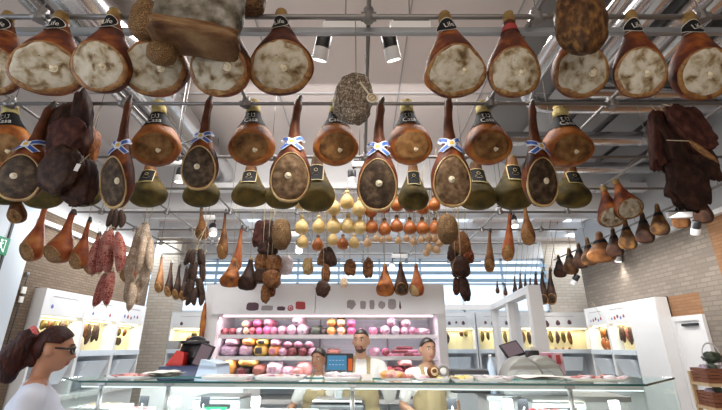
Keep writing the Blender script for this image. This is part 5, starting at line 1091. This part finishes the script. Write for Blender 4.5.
# ------------------------------------------------------------------ odds and ends on the walls and floor
p = atx(4, 247, XL + .02); t = thing('exit_sign', 'green exit sign with a white running figure on the left wall panel', 'sign', (XL + .02, p.y - .10, p.z))
obj('plate', box(0, .04, -.36, .12, -.11, .11), M['green_sign'], t, smooth=False)
pict = join(mv(xf(lathe([(0, -.001), (.018, -.001), (.018, .001), (0, .001)], 12), rotm(0, PI / 2, 0)), .043, .0, .065), xf(box(-.001, .001, -.012, .012, -.03, .04), Matrix.Translation((.043, 0, 0)) @ rotm(.25, 0, 0)), xf(box(-.001, .001, -.008, .008, -.05, .01), Matrix.Translation((.043, .02, -.03)) @ rotm(.7, 0, 0)), xf(box(-.001, .001, -.008, .008, -.05, .01), Matrix.Translation((.043, -.015, -.03)) @ rotm(-.6, 0, 0)), xf(box(-.001, .001, -.035, .035, -.007, .007), Matrix.Translation((.043, .0, .02)) @ rotm(.5, 0, 0)), box(.042, .044, .055, .065, -.08, .08), box(.042, .044, .03, .065, .07, .08))
obj('running_figure', pict, M['sign_white'], t, smooth=False)
p = atx(21, 292, XL); t = thing('pull_cord', 'dark cord with white tags hanging against the brown brick wall', 'cord', (XL + .03, p.y, p.z)); obj('cord', tube([(0, 0, .25), (0, .0, 0), (0, -.02, -.5), (0, -.03, -1.0)], .008), M['dark_joint'], t); obj('tag', box(-.01, .01, -.035, .035, -.02, .07), M['paper'], t, smooth=False); obj('tag', box(-.01, .01, -.03, .03, -.14, -.06), M['paper'], t, smooth=False); obj('hook', box(-.03, 0, -.02, .02, .23, .27), M['steel'], t, smooth=False)
t = thing('notice_stand', 'dark stand with a pale blue notice behind the ponytailed woman', 'stand', (-2.75, 2.95, 0)); obj('panel', box(-.3, .12, -.03, .03, .25, 1.62, .01), M['black_plastic'], t, auto=40); obj('foot', box(-.3, .12, -.18, .18, 0, .03), M['black_plastic'], t, smooth=False); obj('leg', box(-.12, -.06, -.02, .02, .03, .25), M['black_plastic'], t, smooth=False); obj('notice', box(-.02, .1, -.034, -.03, 1.36, 1.52), M['paper_blue'], t, smooth=False)
# door in the right wall
dy0, dy1 = 6.2, 6.845
struct('door_1', join(box(XR - .05, XR, dy0, dy0 + .08, 0, 1.99), box(XR - .05, XR, dy1 - .08, dy1, 0, 1.99), box(XR - .05, XR, dy0, dy1, 1.99, 2.07)), M['white_paint'])
d_ = struct('door_2', box(XR - .03, XR - .005, dy0 + .08, dy1 - .08, 0, 1.99), M['white_paint']); obj('door_closer', box(XR - .07, XR - .03, dy0 + .12, dy0 + .42, 1.91, 1.95), M['black_plastic'], d_, smooth=False); obj('door_handle', join(box(XR - .045, XR - .03, dy1 - .17, dy1 - .13, .98, 1.14), tube([(XR - .07, dy1 - .15, 1.06), (XR - .07, dy1 - .28, 1.06)], .01)), M['steel'], d_)
# crate stand on the right
cx, cy = 3.72, 4.45
t = thing('crate_stand', 'light wooden stand holding tilted crates at the right edge', 'stand', (cx, cy, 0), (0, 0, -.25))
for x, y in ((-.22, .1), (.26, .1)): obj('post', box(x - .02, x + .02, y - .02, y + .02, 0, 1.36), M['wood_light'], t, smooth=False)
obj('post', xf(box(-.02, .02, -.02, .02, 0, 1.38), Matrix.Translation((.13, -.3, 0)) @ rotm(0, -.05, 0)), M['wood_light'], t, smooth=False)
for z in (.30, .68, 1.04, 1.26): obj('rung', box(-.24, .28, -.25, .12, z - .03, z), M['wood_light'], t, smooth=False)
for i, z in enumerate((1.26, 1.04, .68)):
    w_ = thing('wooden_crate', ('top', 'middle', 'bottom')[i] + ' red-brown wicker crate of packets on the wooden stand', 'crate', (cx, cy, z), (0, 0, -.25), 'crates on the wooden stand')
    h = .13
    obj('bottom', box(-.22, .24, -.22, .09, 0, .012), M['wood_red'], w_, smooth=False)
    for a in ((-.22, .24, -.22, -.205), (-.22, .24, .075, .09), (-.22, -.205, -.205, .075), (.225, .24, -.205, .075)):
        obj('side', join(*[box(a[0], a[1], a[2], a[3], .012 + k * .032, .012 + k * .032 + .028) for k in range(4)]), M['wood_red'], w_, smooth=False)
    for k in range(6):
        o = BAG.place((('m_lilac', 'm_green', 'm_white')[k % 3], None), 'grey-blue packet in the %s crate of the wooden stand, %s along' % (('top', 'middle', 'bottom')[i], ordn[k]), 'packet', Matrix.Translation((cx, cy, z + .0135)) @ Matrix.Rotation(-.25, 4, 'Z') @ Vector((-.165 + k * .073, -.14, 0)), (0, 0, -.25), (.066, .16, .15 + .03 * (k % 2)), 'packets in the crates')
t = thing('net_bag', 'grey net bag with arched handle on the top crate', 'bag', Matrix.Translation((cx, cy, 1.44)) @ Vector((-.08, -.05, 0)), (0, 0, -.2)); obj('bag', mv(blob(.09, .07, .06, 9, .25), 0, 0, .06), M['m_green'], t); obj('handle', xf(torus(.08, .006, 24, 6), Matrix.Translation((0, 0, .08)) @ rotm(PI / 2, 0, 0) @ Matrix.Diagonal((1, 1.5, 1, 1))), M['white_paint'], t)
# ------------------------------------------------------------------ people: one continuous body each, clothing and hair as children
mat('skin_tan', [(.46, .26, .17), (.52, .30, .20)], rough=.5, scale=4); mat('skin_brown', [(.34, .17, .10), (.40, .21, .13)], rough=.5, scale=4); mat('skin_fair', [(.44, .22, .14), (.50, .26, .17)], rough=.5, scale=4)
mat('hair_black', [(.010, .007, .006), (.03, .02, .016)], rough=.4, scale=40, stretch=(1, 1, .2)); mat('hair_red', [(.006, .0025, .0025), (.06, .009, .005)], rough=.5, spec=.3, scale=60, stretch=(1, 1, .2), bump=.8, bscale=90); mat('stubble', (.06, .035, .025), rough=.8)
mat('cloth_white', [(.74, .73, .72), (.80, .79, .78)], rough=.9, scale=5, bump=.2, bscale=14); mat('cloth_lavender', [(.62, .68, .84), (.68, .74, .88)], rough=.9, scale=4, bump=.2, bscale=12)
mat('apron_beige', [(.36, .28, .15), (.43, .34, .19)], rough=.9, scale=8, bump=.2, bscale=20); mat('trousers', (.05, .05, .06), rough=.9); mat('shoe', (.03, .03, .03), rough=.6)
mat('eye_white', (.75, .73, .70), rough=.2); mat('iris', (.03, .018, .012), rough=.15); mat('lip', (.40, .13, .11), rough=.4); mat('scrunchie', [(.45, .02, .03), (.75, .25, .25)], rough=.8, scale=60); mat('tattoo', (.10, .13, .22), rough=.6)
def remesh(vf, vox, it=3, fac=.5):
    me = bpy.data.meshes.new('r'); me.from_pydata([tuple(v) for v in vf[0]], [], vf[1]); o = bpy.data.objects.new('r', me); C.objects.link(o)
    bm = bmesh.new(); bm.from_mesh(me); bmesh.ops.recalc_face_normals(bm, faces=bm.faces); bm.to_mesh(me); bm.free()
    m = o.modifiers.new('v', 'REMESH'); m.mode = 'VOXEL'; m.voxel_size = vox
    s = o.modifiers.new('s', 'SMOOTH'); s.iterations = it; s.factor = fac
    e = bpy.data.meshes.new_from_object(o.evaluated_get(bpy.context.evaluated_depsgraph_get()))
    r = [v.co.copy() for v in e.vertices], [list(p.vertices) for p in e.polygons]
    bpy.data.objects.remove(o); return r
def headvf(fem=0, n=56, m=44):
    a, b, c = .077, .094, .115; R = []; g = lambda t, w_: math.exp(-(t / w_) ** 2)
    for k in range(m + 1):
        ph = -PI / 2 + PI * k / m; ph = max(min(ph, PI / 2 - .03), -PI / 2 + .03); ring = []
        for i in range(n):
            t = 2 * PI * i / n - PI / 2; x, y, z = a * math.cos(ph) * math.cos(t), b * math.cos(ph) * math.sin(t), c * math.sin(ph)
            if z < 0:
                q = -z / c; x *= 1 - (.20 + .05 * fem) * q ** 1.5; y += -.020 * q
                if y > 0: y *= 1 - .40 * q
                x *= 1 + .22 * q * q * (1 - q)
            else: x *= 1 + .06 * (z / c) * (1 - z / c) * 4 * .5; y += .006 * z / c
            if y < 0:
                fr = max(0, min(1, -y / .05))
                nose = g(x, .011 + .006 * max(0, min(1, (.02 - z) / .06))) * max(0, min(1, (.028 - z) / .062)) * (1 if z > -.036 else max(0, 1 - (-.036 - z) / .010))
                y -= fr * .027 * nose
                y += fr * (.010 * (g(x - .031, .017) + g(x + .031, .017)) * g(z - .008, .014))
                y -= fr * .004 * g(z - .034, .012) * g(x, .06)
                y -= fr * .007 * g(x, .024) * (g(z + .058, .007) + g(z + .072, .008)) - fr * .003 * g(z + .065, .003) * g(x, .024)
                y -= fr * .008 * g(x, .022) * g(z + .100, .016)
                y -= fr * .004 * (g(x - .042, .018) + g(x + .042, .018)) * g(z + .022, .02)
            ring.append((x, y, z))
        R.append(ring)
    V, Fc = rings(R)
    ears = [xf(blob(.013, .024, .035, 2, .1, 3, 14, 10), Matrix.Translation((s * .080, .014, -.006)) @ rotm(-.15, 0, s * .35)) for s in (1, -1)]
    return (V, Fc), ears
def shell(vf, pred, d, back=None):        # a closed skin of thickness over the faces that pred picks
    V = [Vector(v) for v in vf[0]]; N = [Vector() for _ in V]
    for f in vf[1]:
        if len(f) < 3: continue
        nrm = (V[f[1]] - V[f[0]]).cross(V[f[2]] - V[f[0]])
        for i in f: N[i] += nrm
    cen = sum(V, Vector()) / len(V); sgn = 1 if sum((V[i] - cen).dot(N[i].normalized()) for i in range(0, len(V), 7)) > 0 else -1
    sel = [f for f in vf[1] if pred(sum((V[i] for i in f), Vector()) / len(f))]
    ids = sorted({i for f in sel for i in f}); mp = {i: k for k, i in enumerate(ids)}; n = len(ids)
    dd = d if callable(d) else (lambda p: d)
    O = [V[i] + N[i].normalized() * sgn * dd(V[i]) for i in ids] + [V[i] - N[i].normalized() * sgn * .003 for i in ids]
    Fc = [[mp[i] for i in f] for f in sel] + [[mp[i] + n for i in f][::-1] for f in sel]
    ed = {}
    for f in sel:
        for a, b in zip(f, f[1:] + f[:1]): ed[(a, b)] = 1
    Fc += [[mp[b], mp[a], mp[a] + n, mp[b] + n] for a, b in ed if (b, a) not in ed]
    return O, Fc
def hand(wr, d, nrm, side, curl=.5):      # palm, four unequal bent fingers, thumb from the side of the palm
    wr, d, nrm = Vector(wr), Vector(d).normalized(), Vector(nrm).normalized(); s = d.cross(nrm).normalized() * side; nrm = s.cross(d).normalized() * side * 1
    if True: nrm = Vector(nrm)
    out = [xf(blob(.042, .052, .017, 1, .03, 2, 16, 10, .8), Matrix((( *[s.x, d.x, nrm.x],  (wr + d * .05).x), (*[s.y, d.y, nrm.y], (wr + d * .05).y), (*[s.z, d.z, nrm.z], (wr + d * .05).z), (0, 0, 0, 1))))]
    for k, L in enumerate((.070, .078, .072, .058)):
        o = wr + d * (.092 - .004 * abs(k - 1)) + s * (.031 - .0205 * k); a = 0; p = [o - d * .02, o]
        for q, f in enumerate((.45, .32, .25)):
            a += curl * (.5 + .25 * q); p.append(p[-1] + (d * math.cos(a) - nrm * math.sin(a)) * L * f)
        out.append(tube(p, [.0095, .0098, .0092, .0084, .0068], 8))
    o = wr + d * .03 + s * .036; p = [wr + d * .02 + s * .02, o, o + (d * .6 + s * .7 - nrm * .3 * curl).normalized() * .034, o + (d * .6 + s * .7 - nrm * .3 * curl).normalized() * .034 + (d * .9 + s * .2 - nrm * .4).normalized() * .028]
    out.append(tube(p, [.012, .0125, .0105, .008], 8)); return join(*out)
def person(label, loc, rz, H, look, arms, skin, fem=0, hair='short', hairm='hair_black', top='cloth_white', apron=True, beard=0, jacket=False, lean=0, group='shop staff', tilt=0, vox=.0085):
    k = H / 1.75; t = thing('person', label, 'person', loc, (0, 0, rz), group)
    sh = (.165 if fem else .185); ch = (.145 if fem else .165)
    L = lambda p: Vector((p[0] * k, (p[1] + lean * max(0, p[2] - .95)) * k, p[2] * k))
    cap = lambda p, q, a, b: capsule(L(p), L(q), a * k, b * k)
    ell = lambda p, x, y, z: mv(blob(x * k, y * k, z * k, 0, 0, 1, 20, 14), *L(p))
    hc = L((0, -.025, 1.635)); HM = Matrix.Translation(hc) @ rotm(0, 0, look) @ rotm(tilt, 0, 0) @ Matrix.Scale(k * .98, 4)
    hv, ears = headvf(fem); hv = xf(hv, HM); ears = [xf(e, HM) for e in ears]
    trunk = [ell((0, .0, .98), ch + .015, .115, .13), cap((0, -.0, 1.0), (0, -.005, 1.2), .115, .125), ell((-.045, 0, 1.13), .11, .10, .16), ell((.045, 0, 1.13), .11, .10, .16), ell((0, .0, 1.30), ch, .112, .16), ell((-.07, -.0, 1.3), .10, .105, .14), ell((.07, 0, 1.3), .10, .105, .14), cap((-sh + .04, .01, 1.40), (sh - .04, .01, 1.40), .062, .062), cap((-.05, .012, 1.44), (.05, .012, 1.44), .06, .06)]
    if fem: trunk += [ell((-.07, -.085, 1.28), .065, .055, .065), ell((.07, -.085, 1.28), .065, .055, .065)]
    body = trunk + [cap((0, .018, 1.42), (0, -.005, 1.58), .056 if not fem else .047, .052 if not fem else .044)]
    sleeves = []; fore = []
    for s, (el, wr, hd, nm) in zip((1, -1), arms):
        S = (s * sh, .01, 1.395); mid = tuple(S[i] + (el[i] - S[i]) * (.72 if not jacket else 1.0) for i in range(3))
        body += [cap(S, el, .050, .040), cap(el, tuple(el[i] + (wr[i] - el[i]) * .35 for i in range(3)), .040, .041), cap(tuple(el[i] + (wr[i] - el[i]) * .35 for i in range(3)), wr, .041, .027)]
        hh = hand((0, 0, 0), hd, nm, s, .5); body.append(xf(hh, Matrix.Translation(L(wr)) @ Matrix.Scale(k * (.92 if fem else 1), 4)))
        sleeves += [cap(S, mid, .066, .060)]
        if jacket: sleeves += [cap(el, tuple(el[i] + (wr[i] - el[i]) * .6 for i in range(3)), .058, .05)]
    legs = []
    for s in (1, -1):
        legs += [cap((s * .09, 0, .93), (s * .10, -.01, .50), .085, .058), cap((s * .10, -.01, .50), (s * .10, .0, .38), .058, .056), cap((s * .10, .0, .38), (s * .105, .02, .09), .056, .038)]
        body.append(cap((s * .105, .03, .045), (s * .115, -.13, .03), .045, .03))
    body += legs
    obj('body', remesh(join(*body, hv, *ears), vox), M[skin], t)
    infl = lambda L_, d: [xf(q, Matrix.Identity(4)) for q in L_]
    grow = 1.0
    def fat(vf, d):
        V = [Vector(v) for v in vf[0]]; c_ = sum(V, Vector()) / len(V); return [v + (v - c_).normalized() * d for v in V], vf[1]
    st = [ell((0, .0, .99), ch + .026, .128, .13), cap((0, -.0, 1.0), (0, -.005, 1.2), .130, .14), ell((-.045, 0, 1.13), .126, .115, .17), ell((.045, 0, 1.13), .126, .115, .17), ell((0, 0, 1.30), ch + .013, .126, .165), ell((-.07, 0, 1.3), .114, .12, .15), ell((.07, 0, 1.3), .114, .12, .15), cap((-sh + .04, .01, 1.40), (sh - .04, .01, 1.40), .073, .073), cap((-.04, .014, 1.435), (.04, .014, 1.435), .066, .066)]
    if fem: st += [ell((-.07, -.09, 1.28), .072, .062, .072), ell((.07, -.09, 1.28), .072, .062, .072)]
    sv = remesh(join(*st, *sleeves), .012, 3)
    obj('shirt', sv, M[top], t)
    obj('trousers', remesh(join(ell((0, 0, .93), ch + .022, .122, .13), *[cap((s * .09, 0, .92), (s * .10, -.01, .5), .098, .078) for s in (1, -1)], *[cap((s * .10, -.01, .5), (s * .105, .015, .1), .078, .062) for s in (1, -1)]), .014, 3), M['trousers'], t)
    for s in (1, -1): obj('shoe', remesh(join(cap((s * .105, .03, .055), (s * .117, -.15, .042), .057, .04), mv(blob(.05 * k, .12 * k, .02 * k, 0, 0), *L((s * .11, -.06, .022)))), .012, 2), M['shoe'], t)
    if apron:
        zt, zb = 1.335 * k, .55 * k
        a_ = obj('apron', shell(sv, lambda p: p.y < -.02 * k and .9 * k < p.z < zt and abs(p.x) < (.105 + .10 * max(0, min(1, (zt / k - .02 - p.z / k) / .18))) * k, .007), M[apron if isinstance(apron, str) else 'apron_beige'], t)
        sk = [[(1.05 * .20 * k * math.sin(a), (-.035 - .125 * math.cos(a)) * k + o, zb + (1.0 * k - zb) * j / 6) for a in [(-1.25 + 2.5 * i / 16) for i in range(17)]] for o in (0, .004) for j in range(7)]
        V = [p for r_ in sk for p in r_]; Fc = [[(o * 7 + j) * 17 + i, (o * 7 + j) * 17 + i + 1, (o * 7 + j + 1) * 17 + i + 1, (o * 7 + j + 1) * 17 + i] for o in (0, 1) for j in range(6) for i in range(16)]
        obj('apron_skirt', (V, Fc), M['apron_beige'], a_)
        for s in (1, -1): obj('apron_strap', shell(sv, lambda p: zt - .01 < p.z < 1.53 * k and .058 * k < s * p.x < .088 * k and p.y < .05, .006), M['apron_beige'], a_)
    # face
    P = lambda x, y, z: HM @ Vector((x, y, z))
    for s in (1, -1):
        e = obj('eye', xf(blob(.0125, .0125, .0115, 0, 0, 1, 14, 10), HM @ Matrix.Translation((s * .031, -.0705, .007))), M['eye_white'], t)
        obj('iris', xf(blob(.0062, .004, .0062, 0, 0, 1, 12, 8), HM @ Matrix.Translation((s * .031, -.0815, .007))), M['iris'], e)
        obj('eyebrow', xf(tube([(s * .014, -.0945, .030), (s * .032, -.089, .0345), (s * .050, -.074, .030)], [.003, .0042, .002], 8), HM), M['stubble' if hair != 'shaved' else 'hair_black'], t)
    hraw, _ = headvf(fem)
    inv = lambda f: (lambda p: f(HM.inverted() @ p))
    sm = HM.to_scale().x
    obj('lips', shell(hv, inv(lambda p: p.y < -.05 and abs(p.x) < .026 and -.077 < p.z < -.053), .0025), M['lip'], t)
    if beard: obj('beard', shell(hv, inv(lambda p: p.y < .02 and ((-.125 < p.z < -.078 and p.y < -.0) or (-.052 < p.z < -.044 and abs(p.x) < .03 and p.y < -.06) or (-.08 < p.z < -.044 and .026 < abs(p.x) < (.036 if beard == 1 else .075)))), .0025), M['stubble'], t)
    line = lambda p: p.z > .070 - .55 * max(0, p.y + .06) and not (abs(p.x) > .05 and p.z < .0 and p.y < .035)
    if hair == 'shaved': obj('hair', shell(hv, inv(lambda p: p.z > .072 - .62 * max(0, p.y + .055) and p.z > -.04), .003), M['hair_black'], t)
    elif hair == 'short': obj('hair', shell(hv, inv(lambda p: p.z > .080 - 1.0 * max(0, p.y + .062) and p.z > -.06 and not (abs(p.x) > .05 and p.z < .03 and p.y < .045)), lambda p: .009 * sm), M[hairm], t)
    else:
        obj('hair', shell(hv, inv(lambda p: p.z > .076 - 1.05 * max(0, p.y + .066) and p.z > -.085 and not (p.y < .01 and p.z < -.005) and not (abs(p.x) > .045 and -.05 < p.z < .034 and -.03 < p.y < .040)), .012), M[hairm], t)
        if hair == 'bun': obj('hair_bun', xf(blob(.045, .04, .042, 5, .15), HM @ Matrix.Translation((0, .11, .02))), M[hairm], t)
        if hair == 'ponytail':
            pt = remesh(join(xf(blob(.062, .06, .055, 4, .25, 4), Matrix.Translation((0, .125, .040))), capsule((0, .125, .03), (.0, .165, -.05), .062, .066), capsule((0, .165, -.05), (0, .15, -.155), .066, .035), capsule((0.01, .12, .0), (.01, .12, -.09), .045, .03), capsule((0, .10, .03), (0, .07, -.07), .045, .03)), .009, 2)
            pv = [Vector(v) for v in pt[0]]; pv = [v + v.normalized() * .008 * noise.noise(v * 45) for v in pv]
            obj('ponytail', xf((pv, pt[1]), HM), M[hairm], t)
            obj('scrunchie', xf(join(mv(xf(torus(.036, .015, 22, 8), rotm(1.0, 0, 0)), 0, .105, .068), *[mv(blob(.016, .016, .014, i, .4), .034 * math.cos(i), .105 + .02 * math.sin(i), .068 + .03 * math.sin(i)) for i in range(6)]), HM), M['scrunchie'], t)
    return t, HM
# arms: (elbow, wrist, hand direction, palm normal) first the figure's left arm, then the right
relaxed = ((.24, .03, 1.10), (.22, -.14, .88), (0, -.35, -1), (0, 1, -.3))
# bald man in the middle, left hand over the sliced ham
p1 = (0.0, 4.22, 0)
person('bald bearded man in white jacket and beige apron, between the other two staff', p1, 0.0, 1.775, -.28, [((.27, -.02, 1.14), (.31, -.27, 1.315), (.15, -.9, -.25), (0, .15, 1)), ((-.22, .05, 1.12), (-.14, -.20, 1.02), (.3, -.9, -.2), (0, .2, 1))], 'skin_tan', hair='shaved', beard=1, jacket=True, tilt=.05)
p2 = (.655, 4.18, 0)
person('dark-haired man in white t-shirt and beige apron looking aside, right of the staff', p2, .12, 1.685, .18, [((.27, .0, 1.12), (.19, -.20, 1.02), (-.3, -.9, -.3), (0, .2, 1)), ((-.27, .02, 1.12), (-.15, -.22, 1.03), (.5, -.8, -.2), (0, .2, 1))], 'skin_tan', hair='short', tilt=.02)
p3 = (-.42, 4.30, 0)
person('dark-haired woman in white top and apron, half hidden behind the scale display', p3, -.15, 1.585, -.30, [((.19, .07, 1.16), (.13, -.15, 1.04), (-.2, -.9, .0), (0, .2, 1)), ((-.27, -.02, 1.17), (-.30, -.26, 1.08), (-.5, -.85, -.1), (0, .2, 1))], 'skin_brown', fem=1, hair='bun')
# customer in the foreground, seen from the side
t, HM = person('woman with dark red ponytail, black glasses and pale t-shirt, seen in profile', (-1.665, 2.24, 0), 2.13, 1.70, .0, [((.23, .02, 1.12), (.20, -.12, .90), (0, -.35, -1), (-1, 0, 0)), ((-.23, .02, 1.12), (-.20, -.12, .90), (0, -.35, -1), (1, 0, 0))], 'skin_fair', fem=1, hair='ponytail', hairm='hair_red', top='cloth_lavender', apron=False, group='customers', tilt=.10, vox=.0075)
gl = []
for s in (1, -1):
    gl.append(tube([(s * .033 + .025 * math.cos(a) * (1.05), -.098 + .012 * abs(math.cos(a)) * (1 if math.cos(a) * s > 0 else 0), .004 + .018 * math.sin(a)) for a in [2 * PI * i / 20 for i in range(21)]], .0058, 6))
    gl.append(tube([(s * .059, -.088, .010), (s * .071, -.05, .010), (s * .077, .0, .008), (s * .077, .02, -.004)], .0058, 6))
gl.append(tube([(-.008, -.099, .008), (.008, -.099, .008)], .003, 6))
obj('glasses', xf(join(*gl), HM), M['black_plastic'], t)
n_ = obj('tattoo', xf(shell(remesh(capsule(HM.inverted() @ Vector((0, .018 * .97, 1.42 * .97)), HM.inverted() @ Vector((0, -.004, 1.57 * .97)), .048, .045), .006, 1), lambda p: p.x > .024 and -.185 < p.z < -.09 and .035 < p.y < .085 and noise.noise(p * 70) > -.1, .003), HM), M['tattoo'], t)
